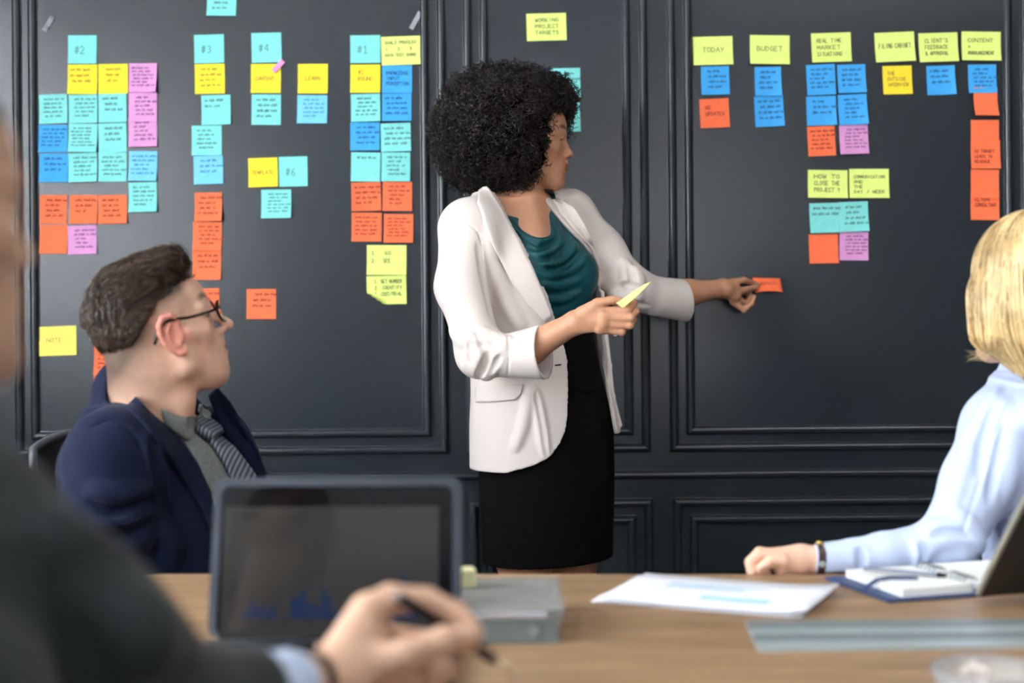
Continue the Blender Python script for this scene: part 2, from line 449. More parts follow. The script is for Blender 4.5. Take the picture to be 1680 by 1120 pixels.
# ---- column #3
note(340,-21,388,27,'T','aqua sticky note cut by the top edge of the picture',lines=4)
note(319,57,368,104,'T','aqua sticky note marked number three',big('#3'),rot=1)
note(320,105,369,154,'Y','yellow sticky note straight below the number three note',lines=4)
note(331,156,379,205,'T','aqua sticky note shifted right, two below the number three note',lines=2,side=.005)
note(315,206,364,255,'T','aqua sticky note shifted left, above a pale blue note',lines=5)
note(318,255,366,302,'L','pale blue sticky note above the column of orange notes',lines=3)
note(320,316,365,363,'O','top orange note of the column behind the seated man\'s head, lifted at right',lines=4,side=.008,curl=.010)
note(317,364,364,411,'O','second orange note of the column behind the seated man\'s head',lines=5)
note(316,411,363,459,'O','third orange note of the column, just above the man\'s forehead',lines=3)
note(312,473,360,521,'O','orange sticky note seen through the man\'s glasses',lines=3)
# ---- column #4 and #6
note(413,54,462,103,'T','aqua sticky note marked number four',big('#4'),rot=1)
note(412,105,461,153,'Y','yellow sticky note with a small pink tab on its corner',(['CONTENT'],.14,.56,.12,.05,.74))
note(413,155,461,205,'T','aqua sticky note below the yellow note with the pink tab',lines=4)
note(489,105,538,154,'Y','yellow sticky note above a lone blue note',(['LEARN'],.26,.58,.13,.05,.6))
note(488,156,537,203,'L','blue sticky note below a lone yellow note',lines=5)
note(408,259,456,307,'Y','yellow sticky note left of the number six note',(['TEMPLATE'],.12,.56,.12,.05,.76))
note(458,257,505,306,'T','aqua sticky note marked number six',big('#6'))
note(429,311,478,358,'T','aqua sticky note below the number six and yellow pair',lines=6,curl=.009)
note(405,474,453,523,'O','lone orange sticky note low in the middle of the left panel',lines=3)
# ---- column #1
note(575,58,624,104,'T','aqua sticky note marked number one',big('#1'))
note(575,106,624,153,'Y','yellow sticky note straight below the number one note',(['#1','ROUND'],.26,.8,.13,.1,.5))
note(576,154,624,200,'T','aqua sticky note two below the number one note',lines=5)
note(575,201,623,247,'B','blue sticky note three below the number one note',lines=4)
note(627,107,676,153,'B','blue sticky note tucked under the lime note by the number one note',(['KNOWLEDGE','INPUT','PERCEPTION'],.14,.78,.12,.07,.76))
note(627,153,675,199,'B','blue sticky note below the one tucked under the lime note',lines=4)
note(626,60,690,107,'G','lime note with a small diagram right of the number one note',(['GOALS PROCESS','1   2   3','DATA TEST SHARE'],.1,.84,.1,.12,.8),lift=.0016)
note(625,202,674,249,'T','aqua sticky note below the two stacked blue notes',lines=4)
note(576,250,624,298,'T','aqua sticky note with one line of writing above an orange note',lines=1)
note(626,250,673,298,'T','aqua sticky note above the upper right orange of the block of four',lines=5)
note(577,299,625,346,'O','upper left orange note of the block of four',lines=4,side=-.006)
note(628,298,676,346,'O','upper right orange note of the block of four',lines=5)
note(577,349,626,396,'O','lower left orange note of the block of four',lines=5)
note(630,351,678,398,'O','lower right orange note of the block of four',lines=6)
note(602,402,667,451,'G','upper lime note below the block of four oranges',(['1.  GO','2.  SEE'],.12,.8,.12,.14,.5))
note(602,452,667,499,'G','lower lime note with a folded up corner',(['1. SET NUMBER','2. IDENTIFY','3. COST/TRIAL'],.2,.86,.12,.1,.7),corner=True)
# ---- middle panel
note(864,22,929,67,'G','lime note high on the middle panel above the standing woman',(['WORKING','PROJECT','TARGETS'],.22,.82,.13,.1,.6))
note(853,114,901,162,'B','blue sticky note half hidden by the standing woman\'s curly hair',lines=3)
note(903,112,952,161,'T','upper aqua note right of the standing woman\'s hair',lines=3)
note(903,169,952,217,'T','lower aqua note in front of the standing woman\'s forehead',lines=3)
# ---- right panel
note(1137,60,1202,107,'G','lime note reading TODAY, leftmost on the right panel',(['TODAY'],.24,.62,.17,.05,.56),rot=1)
note(1150,109,1196,156,'B','blue sticky note below the TODAY note',lines=4,curl=.007)
note(1148,162,1196,210,'O','orange sticky note at the bottom of the TODAY column',(['NO','UPDATES'],.2,.76,.12,.09,.66),rot=2)
note(1230,58,1295,106,'G','lime note reading BUDGET',(['BUDGET'],.18,.62,.16,.05,.66))
note(1238,110,1281,158,'B','upper blue note below the BUDGET note',lines=4,side=.008)
note(1238,157,1285,208,'B','lower blue note below the BUDGET note',lines=4,side=.008,rot=2)
note(1331,54,1396,102,'G','lime note above the block of four blue notes',(['REAL TIME','MARKET','SITUATIONS'],.14,.8,.13,.1,.64),rot=1.5)
note(1323,106,1370,156,'B','upper left blue note of the block of four blues',lines=5,rot=2)
note(1374,106,1420,153,'B','upper right blue note of the block of four blues',lines=4,rot=1.5)
note(1323,158,1371,206,'B','lower left blue note of the block of four blues',lines=3,side=.009)
note(1375,155,1422,205,'B','lower right blue note of the block of four blues',lines=5,side=.009,rot=2)
note(1325,207,1370,256,'O','orange sticky note below the block of four blues',lines=5,rot=2)
note(1377,205,1424,253,'P','pink sticky note below the block of four blues',lines=6,rot=1.5)
note(1325,279,1390,325,'G','lime note asking how to close the project',(['HOW TO','CLOSE THE','PROJECT ?'],.16,.84,.14,.1,.66))
note(1393,277,1458,325,'G','lime note right of the one asking how to close the project',(['COMMUNICATION','AND','THE','DAY / WEEK'],.12,.78,.1,.07,.78))
note(1328,333,1376,382,'T','left aqua note of the pair under the lime notes',lines=2,rot=1)
note(1376,331,1424,380,'T','right aqua note of the pair under the lime notes',lines=4)
note(1327,384,1375,432,'O','orange sticky note without clear writing left of a pink note')
note(1377,380,1424,427,'P','pink sticky note lowest on the right panel',lines=6)
note(1435,53,1500,102,'G','lime note reading FILING CABINET',(['FILING CABINET'],.1,.62,.15,.05,.82),rot=2)
note(1448,108,1496,155,'Y','yellow sticky note below the FILING CABINET note',(['THE','OUTSIDE','INTERVIEW'],.16,.8,.12,.08,.72))
note(1507,54,1571,102,'G','lime note about client feedback',(["CLIENT'S",'FEEDBACK','& APPROVAL'],.16,.8,.13,.09,.6))
note(1520,108,1566,156,'B','blue sticky note with a lifted right edge',lines=3,side=.010)
note(1588,106,1634,153,'B','blue sticky note partly covered by a folded orange note',lines=5)
note(1577,52,1641,100,'G','lime note reading CONTENT, rightmost in the top row',(['CONTENT','+','ANNOUNCEMENT'],.16,.76,.12,.1,.68))
note(1596,144,1635,191,'O','small folded orange note overlapping a blue one',curl=.018,lift=.003,rot=-1)
note(1592,315,1639,361,'O','lowest orange note of the strip above the blonde woman',(['CLIENT','CONSULTANT'],.16,.8,.12,.08,.76))
note(1592,278,1638,325,'O','third orange note of the strip at the right edge',lift=.0012)
note(1592,230,1640,277,'O','second orange note of the strip at the right edge',(['TO SUMMARISE','TO TARGET','LEADS TO','REVENUE'],.12,.84,.1,.08,.7),lift=.0012)
note(1592,197,1638,244,'O','top orange note of the strip at the right edge',lift=.0024,curl=.002)

# ---- scraps of tape and a page tab
def tape(px, py, ang, l, w, m, label, d=0.0022):
    c = P(px, py, WALL); b = MB()
    a = math.radians(ang); u = Vector((math.cos(a), 0, math.sin(a))); v = Vector((-math.sin(a), 0, math.cos(a)))
    n = 6; V = []; F = []
    for i in range(n + 1):
        t = i / n - .5
        y = -d - 0.004 * max(0, t) ** 2 * 4 - 0.0004 * math.sin(t * 14)
        for s in (-.5, .5):
            for th in (0, -.0005): V.append(c + u * (t * l) + v * (s * w) + Vector((0, y + th, 0)))
    for i in range(n):
        q = i * 4
        F += [(q, q + 2, q + 6, q + 4), (q + 1, q + 5, q + 7, q + 3), (q, q + 4, q + 5, q + 1), (q + 2, q + 3, q + 7, q + 6)]
    F += [(0, 1, 3, 2), (n * 4, n * 4 + 2, n * 4 + 3, n * 4 + 1)]
    o = mk(label[0], V, F, m, at=c); fix_normals(o); tag(o, label[1], label[2])
M_TAPE = mat('clear_tape', srgb(150, 152, 158), rough=0.25, spec=0.6)
M_TAPE2 = mat('dull_tape', srgb(84, 86, 94), rough=0.35, spec=0.6)
tape(80, 39, 58, 0.045, 0.013, M_TAPE2, ('tape_scrap', 'scrap of clear tape in the upper left corner of the left panel', 'tape'))
tape(682, 34, 60, 0.050, 0.012, M_TAPE, ('tape_scrap', 'scrap of clear tape above the lime diagram note', 'tape'))
tape(457, 109, 45, 0.038, 0.013, mat('pink_tab_paper', srgb(246, 150, 200), rough=.7), ('page_tab', 'small pink page tab on the corner of a yellow note', 'page tab'), d=.006)
# ================================================================== table and the things on it
M_WOOD = mat('oak_table_top', srgb(158, 128, 96), rough=0.42, spec=0.45, nscale=9, stretch=(0.5, 7.0, 7.0), color2=srgb(118, 90, 64), bump=0.03, bscale=60)
M_ALU = mat('brushed_aluminium', srgb(158, 168, 168), rough=0.4, metal=0.25, nscale=40, noise=0.08, stretch=(1, 60, 1))
M_ALU2 = mat('dark_aluminium', srgb(116, 125, 127), rough=0.45, metal=0.25)
M_BLK = mat('black_plastic', srgb(18, 18, 20), rough=0.35)
FAR_L, FAR_R = T(200, 940), T(1400, 941)
far_dir = (FAR_R - FAR_L).normalized()
tx0, tx1 = -0.62, 1.95
def on_far(x): return FAR_L + far_dir * ((x - FAR_L.x) / far_dir.x)
tb = empty('conference_table', (0.6, 1.4, 0), 'long light oak conference table in the foreground', 'table')
TN = 1.20
topc = [on_far(-0.66), on_far(tx1), Vector((tx1, TN, TABZ)), Vector((-0.66, TN, TABZ))]
top = MB().prism([v - Vector((0, 0, 0.035)) for v in reversed(topc)], (0, 0, 0.035)).build('table_top', M_WOOD, tb); fix_normals(top); bevel(top, .004)
for x, y in ((-0.5, 2.1), (1.8, 2.1), (-0.5, 1.32), (1.8, 1.32)):
    MB().box((x, y, (TABZ - 0.035) / 2), (0.06, 0.06, TABZ - 0.035), bev=.004).build('leg', M_ALU2, tb)
for y in (2.1, 1.32): MB().box((0.65, y, TABZ - 0.066), (2.24, 0.03, 0.06)).build('apron', M_ALU2, tb)
# long metal cable hatch set in the top
a, b_, c_, d_ = T(1222, 1021), T(1900, 1015), T(1930, 1060), T(1245, 1069)
hatch = MB().prism([a, d_, c_, b_], (0, 0, .0025)).build('cable_hatch', M_ALU, tb); fix_normals(hatch); hatch['label'] = 'brushed metal cable hatch'
for f0, f1 in ((.04, .3), (.52, .74)):
    q = [a.lerp(d_, f0), a.lerp(d_, f1), b_.lerp(c_, f1), b_.lerp(c_, f0)]
    s_ = MB().prism([v + Vector((0, 0, .0025)) for v in q], (0, 0, .0012)).build('hatch_groove', M_ALU2, hatch); fix_normals(s_)

# ---- laptop
def basis(xdir, ydir):
    x = Vector(xdir).normalized(); y = Vector(ydir).normalized(); z = x.cross(y).normalized(); return x, y, z
M_CASE = mat('dark_grey_anodised_case', srgb(50, 55, 64), rough=0.42, metal=0.4)
M_BEZ = mat('glossy_black_bezel', srgb(6, 6, 9), rough=0.07, spec=0.22)
M_SCR = mat('lit_grey_display', srgb(12, 12, 12), rough=0.08, spec=0.3, emit=srgb(54, 54, 53), estr=0.9)
M_BAR = mat('lit_blue_chart_bar', srgb(6, 10, 20), rough=0.1, emit=srgb(24, 42, 78), estr=0.9)
M_TICK = mat('lit_dark_chart_text', srgb(6, 6, 6), rough=0.1, emit=srgb(26, 26, 27), estr=0.8)
M_LINE = mat('lit_faint_chart_line', srgb(6, 6, 6), rough=0.1, emit=srgb(42, 41, 40), estr=0.9)
hin = T(549, 1062); DL = hin.y
lt = empty('laptop', (hin.x, hin.y - 0.1, TABZ), 'open dark laptop showing a bar chart in the foreground', 'laptop')
pl, pr = P(340, 1062, DL), P(757, 1062, DL)
LW_ = (pr - pl).length
X = Vector((1, 0, -0.004)).normalized()
tilt = math.radians(16); UP = Vector((0, math.sin(tilt), math.cos(tilt)))
X, UP, Nn = basis(X, UP)   # Nn = X x UP points away (-y?) 
if Nn.y > 0: Nn = -Nn
tp = P(549, 799, DL + 0.06); LH = (tp - hin).dot(UP) 
M3 = Matrix((X, UP, Nn)).transposed()
base_o = hin + Vector((0, 0, 0.012))
def lid_pt(u, v, n=0.0): return base_o + X * u + UP * v + Nn * n
def rrect(u0, v0, u1, v1, r, n=6):
    out = []
    for (cx, cy, a0) in ((u1 - r, v1 - r, 0), (u0 + r, v1 - r, 90), (u0 + r, v0 + r, 180), (u1 - r, v0 + r, 270)):
        for i in range(n + 1):
            a = math.radians(a0 + 90 * i / n); out.append((cx + r * math.cos(a), cy + r * math.sin(a)))
    return out
hw = LW_ / 2
lid = MB().prism([lid_pt(u, v, -.006) for u, v in rrect(-hw, 0, hw, LH, .016)], Nn * .008).build('lid', M_CASE, lt); fix_normals(lid)
bz = MB().prism([lid_pt(u, v, .002) for u, v in rrect(-hw + .010, .004, hw - .012, LH - .012, .010)], Nn * .0006).build('bezel', M_BEZ, lid); fix_normals(bz)
def scr(px, py):     # photograph pixel -> screen plane coordinates
    r = ray(px, py); o0 = lid_pt(0, 0, .0028); t = (o0 - Vector((0, 0, CAMZ))).dot(Nn) / r.dot(Nn)
    q = Vector((0, 0, CAMZ)) + r * t - base_o; return q.dot(X), q.dot(UP)
def flat(mb, u0, v0, u1, v1, n0): mb.prism([lid_pt(u, v, n0) for u, v in ((u0, v0), (u1, v0), (u1, v1), (u0, v1))], Nn * .0003)
su0, sv1 = scr(370, 832); su1, sv0 = scr(719, 1050)
mb = MB(); flat(mb, su0, sv0, su1, sv1, .0026); disp = mb.build('display', M_SCR, lid); fix_normals(disp)
bars = [(398,1007),(406,1000),(415,984),(423,997),(431,992),(440,1001),(448,991),(464,1011),(481,982),(489,979),(497,968),(506,988),(514,991),(522,997),(531,966),(539,979),(547,1004),(556,1004),(564,1004),(572,997),(580,1002),(588,1004),(598,1004),(606,1002),(614,999),(622,1004),(631,1001),(640,996),(648,998),(656,990),(664,943),(672,952),(681,960),(690,990),(698,1000)]
for (bx_, by_) in bars:
    mb = MB(); u0, v1 = scr(bx_ - 3, by_); u1, v0 = scr(bx_ + 3, 1015); flat(mb, u0, v0, u1, v1, .0031)
    o = mb.build('chart_bar', M_BAR, disp); fix_normals(o)
tl = [(378, 390, 866 + i * 12.2, 3) for i in range(13)]
for (x0, x1, y, hgt) in ((378, 425, 844, 4), (378, 500, 852, 2), (424, 436, 1020, 2), (462, 474, 1020, 2), (500, 512, 1020, 2), (540, 552, 1020, 2), (580, 592, 1020, 2), *tl):
    mb = MB(); u0, v0 = scr(x0, y + hgt); u1, v1 = scr(x1, y); flat(mb, u0, v0, u1, v1, .0031)
    o = mb.build('chart_text', M_TICK, disp); fix_normals(o)
mb = MB(); pts = [scr(x, y) for x, y in ((394, 940), (415, 950), (425, 935), (445, 932), (460, 948), (475, 940), (482, 933), (498, 958), (515, 940), (545, 938), (575, 930), (610, 945), (640, 928), (670, 920), (706, 918))]
for (u0, v0), (u1, v1) in zip(pts, pts[1:]):
    d = Vector((u1 - u0, v1 - v0)).normalized() * .0004
    mb.prism([lid_pt(u0 - d.y, v0 + d.x, .0031), lid_pt(u0 + d.y, v0 - d.x, .0031), lid_pt(u1 + d.y, v1 - d.x, .0031), lid_pt(u1 - d.y, v1 + d.x, .0031)], Nn * .0003)
o = mb.build('chart_line', M_LINE, disp); fix_normals(o)
bd = .205
bpoly = [Vector((hin.x - hw, hin.y, TABZ + .001)), Vector((hin.x + hw, hin.y, TABZ + .001)), Vector((hin.x + hw, hin.y - bd, TABZ + .001)), Vector((hin.x - hw, hin.y - bd, TABZ + .001))]
bs = MB().prism(bpoly, (0, 0, .011)).build('keyboard_base', M_CASE, lt); fix_normals(bs); bevel(bs, .003)
keyme = None
for r in range(5):
    for k in range(13):
        kx = hin.x - hw + .028 + k * (LW_ - .056) / 12.0; ky = hin.y - .032 - r * .0185
        if keyme is None:
            ko = MB().box((kx, ky, TABZ + .0125), (.0165, .015, .002)).build('key', M_BLK, bs); keyme = (ko, kx, ky)
        else:
            k2 = keyme[0].copy(); COL.objects.link(k2); k2.parent = bs; k2.location = (kx - keyme[1], ky - keyme[2], 0)
MB().box((hin.x, hin.y - .158, TABZ + .0122), (.1, .06, .0008)).build('touchpad', mat('touchpad_glass', srgb(50, 52, 58), rough=.25), bs)
MB().tube([hin + Vector((-hw * .7, .002, .011)), hin + Vector((hw * .7, .002, .011))], .006, 10).build('hinge', M_BLK, lt)

# ---- two planners stacked right of the laptop, cream pad on top
M_PLAN = mat('grey_felt_cover', srgb(122, 122, 118), rough=0.8, noise=.15, nscale=160, bump=.2, bscale=500)
M_PLAN2 = mat('grey_green_leather_cover', srgb(92, 100, 97), rough=0.5, noise=.12, nscale=60, bump=.15, bscale=300)
M_PAGE = mat('page_edges', srgb(205, 204, 200), rough=.8, noise=.1, nscale=500, stretch=(1, 1, 40))
M_SIL = mat('silver_clasp', srgb(190, 194, 206), rough=0.25, metal=0.9)
f0 = T(918, 1056); yf = f0.y; xr = f0.x; xl = T(744, 1056).x + .004
p1 = empty('planner', ((xl + xr) / 2, yf + .1, TABZ), 'thick grey-green planner lying under a thinner grey one', 'notebook')
hB = .030; hT = .012
MB().box(((xl + xr) / 2, yf + .105, TABZ + hB / 2 + .0003), (xr - xl - .008, .2, hB - .009)).build('pages', M_PAGE, p1)
MB().box(((xl + xr) / 2, yf + .105, TABZ + .0028), (xr - xl, .21, .0045), bev=.001).build('cover', M_PLAN2, p1)
MB().box(((xl + xr) / 2, yf + .105, TABZ + hB - .002), (xr - xl, .21, .0045), bev=.001).build('cover', M_PLAN2, p1)
MB().box(((xl + xr) / 2, yf + .0045, TABZ + hB / 2), (xr - xl, .007, hB - .003), bev=.003).build('spine', M_PLAN2, p1)
MB().lathe([(0.0001, .004), (.006, .003), (.007, 0)], (xr - .03, yf + .001, TABZ + hB / 2), (0, -1, 0), 14).build('snap_button', M_ALU2, p1)
z2 = TABZ + hB + .0006; xr2 = xr + .006
p2 = empty('planner', ((xl + xr2) / 2, yf + .1, z2), 'thin grey felt planner with a silver strip, topmost of the two', 'notebook')
MB().box(((xl + xr2) / 2, yf + .108, z2 + hT / 2), (xr2 - xl - .01, .2, hT - .005)).build('pages', M_PAGE, p2)
MB().box(((xl + xr2) / 2, yf + .105, z2 + .0018), (xr2 - xl, .215, .003), bev=.001).build('cover', M_PLAN, p2)
MB().box(((xl + xr2) / 2, yf + .105, z2 + hT - .0012), (xr2 - xl, .215, .003), bev=.001).build('cover', M_PLAN, p2)
MB().box((xl + (xr2 - xl) * .42, yf - .001, z2 + hT / 2 - .0005), ((xr2 - xl) * .84, .003, .007), bev=.001).build('silver_strip', M_SIL, p2)
zc = z2 + hT + .0006; cpt = T(759, 962, zc)
pad = MB().box((0, 0, .0125), (.033, .030, .025), bev=.004); Rz = rotz(math.radians(12))
pad.V = [Rz @ v + Vector((cpt.x, cpt.y, zc)) for v in pad.V]
tag(pad.build('cream_block', mat('cream_paper_block', srgb(226, 220, 170), rough=.8, noise=.05, nscale=30), at=(cpt.x, cpt.y, zc), smooth=False), 'small cream block standing on the grey planner behind the laptop', 'paper block')

# ---- loose white papers
M_PAPER = mat('white_paper', srgb(236, 238, 246), rough=.75)
M_TINT = mat('pale_blue_print', srgb(178, 214, 236), rough=.75)
q = [T(950, 977), T(1066, 954), T(1374, 970), T(1305, 1013)]
cc = sum(q, Vector()) / 4; u = ((q[2] - q[1]) + (q[3] - q[0])).normalized(); v = Vector((-u.y, u.x, 0))
for i in range(3):
    r_ = (.0, .035, -.02)[i]; uu = u * math.cos(r_) + v * math.sin(r_); vv = v * math.cos(r_) - u * math.sin(r_)
    c2 = cc + Vector((.004 * i, -.004 * i, .0006 + i * .0022)); V = []; F = []; n = 12
    for j in range(n + 1):
        for k in range(5):
            s, t = j / n - .5, k / 4 - .5
            lift = .006 * max(0, s - .25) ** 2 * 16 * (1 if i else .2) + .002 * i * abs(t)
            V.append(c2 + uu * (s * .30) + vv * (t * .205) + Vector((0, 0, lift)))
    L = len(V); V = V + [p - Vector((0, 0, .0005)) for p in V]
    for j in range(n):
        for k in range(4):
            a_ = j * 5 + k; F += [(a_, a_ + 5, a_ + 6, a_ + 1), (L + a_, L + a_ + 1, L + a_ + 6, L + a_ + 5)]
    rim = [(j * 5, (j + 1) * 5) for j in range(n)] + [((j + 1) * 5 + 4, j * 5 + 4) for j in range(n)] + [(k + 1, k) for k in range(4)] + [(n * 5 + k, n * 5 + k + 1) for k in range(4)]
    for (a_, b2) in rim: F.append((a_, L + a_, L + b2, b2))
    o = mk('paper_sheet', V, F, M_PAPER, at=c2, smooth=True); fix_normals(o)
    tag(o, ('bottom sheet of the loose white papers on the table', 'middle sheet of the loose white papers on the table', 'topmost white sheet with a pale blue printed band')[i], 'paper', 'loose papers on the table')
    if i == 2:
        mb = MB()
        for (s0, s1, t0, t1) in ((-.05, .28, -.28, -.12), (-.3, .1, .1, .14), (-.3, .2, .2, .23)):
            mb.add([c2 + uu * (s * .30) + vv * (t * .205) + Vector((0, 0, .0012 + .006 * max(0, s - .25) ** 2 * 16 + .004 * abs(t))) for s, t in ((s0, t0), (s1, t0), (s1, t1), (s0, t1))], [(0, 1, 2, 3)])
        mb.build('printed_band', M_TINT, o)

# ---- navy ring binder notebook, open, with elastic strap and pen
M_NAVY = mat('navy_cover', srgb(38, 56, 96), rough=.5, bump=.1, bscale=400)
M_PG = mat('notebook_page', srgb(226, 228, 224), rough=.8)
nA, nB = T(1329, 957), T(1457, 990)
ud = Vector((T(1610, 979).x - nB.x, T(1610, 979).y - nB.y, 0)).normalized(); vd = Vector((-ud.y, ud.x, 0))
NWd, NDp = .31, .185
nb = empty('ring_notebook', nB + ud * .15 + vd * .09, 'open white ring notebook with navy cover in front of the blonde woman', 'notebook')
def nbp(s, t, z): return nB + ud * s + vd * t + Vector((0, 0, z))
def nbox(name, s0, s1, t0, t1, z0, z1, m, par):
    o = MB().prism([nbp(s0, t0, z0), nbp(s1, t0, z0), nbp(s1, t1, z0), nbp(s0, t1, z0)], (0, 0, z1 - z0)).build(name, m, par); fix_normals(o); return o
bevel(nbox('cover', 0, NWd, 0, NDp, .0005, .005, M_NAVY, nb), .002)
nbox('left_page_block', .030, NWd / 2 - .012, .012, NDp - .012, .005, .016, M_PG, nb)
nbox('right_page_block', NWd / 2 + .004, NWd - .01, .008, NDp - .008, .005, .016, M_PG, nb)
for grp in (0, 1):
    for i in range(5):
        t = (.11 if grp == 0 else .03) + i * .011
        MB().tube([nbp(NWd / 2 - .004 + .011 * math.cos(a), t, .016 + .008 * math.sin(a)) for a in [math.radians(x) for x in range(-20, 201, 22)]], .0012, 6).build('ring', M_ALU2, nb)
MB().tube([nbp(-.001, .075, .003), nbp(.01, .076, .009), nbp(.028, .078, .0175), nbp(.05, .08, .0195), nbp(.075, .075, .0185), nbp(.09, .07, .0178)], .0035, 6, flat=.4).build('elastic_strap', M_NAVY, nb)
pn = empty('pen', nbp(.06, .1, .016), 'thin grey pen resting on the open ring notebook', 'pen')
A_, B_ = nbp(.038, .135, .0235), nbp(.125, .075, .0200)
MB().tube([A_, A_.lerp(B_, .5) + Vector((0, 0, .0005)), B_], .0032, 10).build('barrel', mat('grey_pen_barrel', srgb(120, 126, 140), rough=.3), pn)
MB().tube([B_, B_.lerp(A_, -.12)], [.0040, .0032], 10).build('cap', M_BLK, pn)

# ---- tablet standing in a folding cover at the right edge
M_TABB = mat('dark_brown_tablet_case', srgb(46, 42, 38), rough=.55, bump=.1, bscale=300)
M_EDGE = mat('pale_metal_edge', srgb(176, 176, 160), rough=.3, metal=.7)
e0 = T(1607, 988); e1 = P(1682, 838, e0.y - .085)
sd = (e1 - e0); LT = sd.length * 1.25; sd.normalize()
dep = Vector((0, 0, 1)).cross(sd).normalized(); dep = dep if dep.x > 0 else -dep; nn = sd.cross(dep).normalized()
e0 = e0 + Vector((0, 0, .006))
tbk = empty('tablet', e0 + dep * .1, 'dark tablet leaning in its stand at the right edge of the table', 'tablet')
o = MB().prism([e0 + nn * .0, e0 + dep * .17, e0 + dep * .17 + sd * LT, e0 + sd * LT], nn * .010).build('case', M_TABB, tbk); fix_normals(o); bevel(o, .003)
MB().tube([e0 - dep * .001 + nn * .005 + sd * (.004 + i * (LT - .008) / 8) for i in range(9)], .0045, 8).build('metal_edge', M_EDGE, tbk)
g0 = e0 + dep * .085
g1 = Vector((sd.x, sd.y, 0)).normalized() * .09
o = MB().prism([g0 + Vector((0, 0, .001)), g0 + dep * .08 + Vector((0, 0, .001)), g0 + dep * .08 + g1 + Vector((0, 0, .001)), g0 + g1 + Vector((0, 0, .001))], (0, 0, .006)).build('stand_flap', M_BLK, tbk); fix_normals(o)

# ---- clear glass dish at the near right corner of the picture
M_CLR = mat('clear_glass', (.95, .95, .95), rough=.12, trans=.75, ior=1.45)
gc = T(1625, 1150)
gd = empty('glass_dish', gc, 'clear fluted glass dish on the near right of the table', 'dish')
V = []; F = []; n = 40; prof = [(.001, .004), (.035, .003), (.05, .012), (.060, .034), (.057, .035), (.046, .015), (.033, .008), (.001, .008)]
for (r, z) in prof:
    for k in range(n):
        a = 2 * math.pi * k / n; rr = r * (1 + (.05 * math.cos(10 * a) if r > .04 else 0)); V.append(gc + Vector((rr * math.cos(a), rr * math.sin(a), z)))
for i in range(len(prof) - 1):
    for k in range(n): F.append((i * n + k, i * n + (k + 1) % n, (i + 1) * n + (k + 1) % n, (i + 1) * n + k))
o = mk('bowl', V, F, M_CLR, gd, smooth=True); fix_normals(o)
MB().lathe([(.0001, .0005), (.03, .0005), (.032, .003), (.0001, .003)], gc, n=24).build('foot', M_CLR, gd)
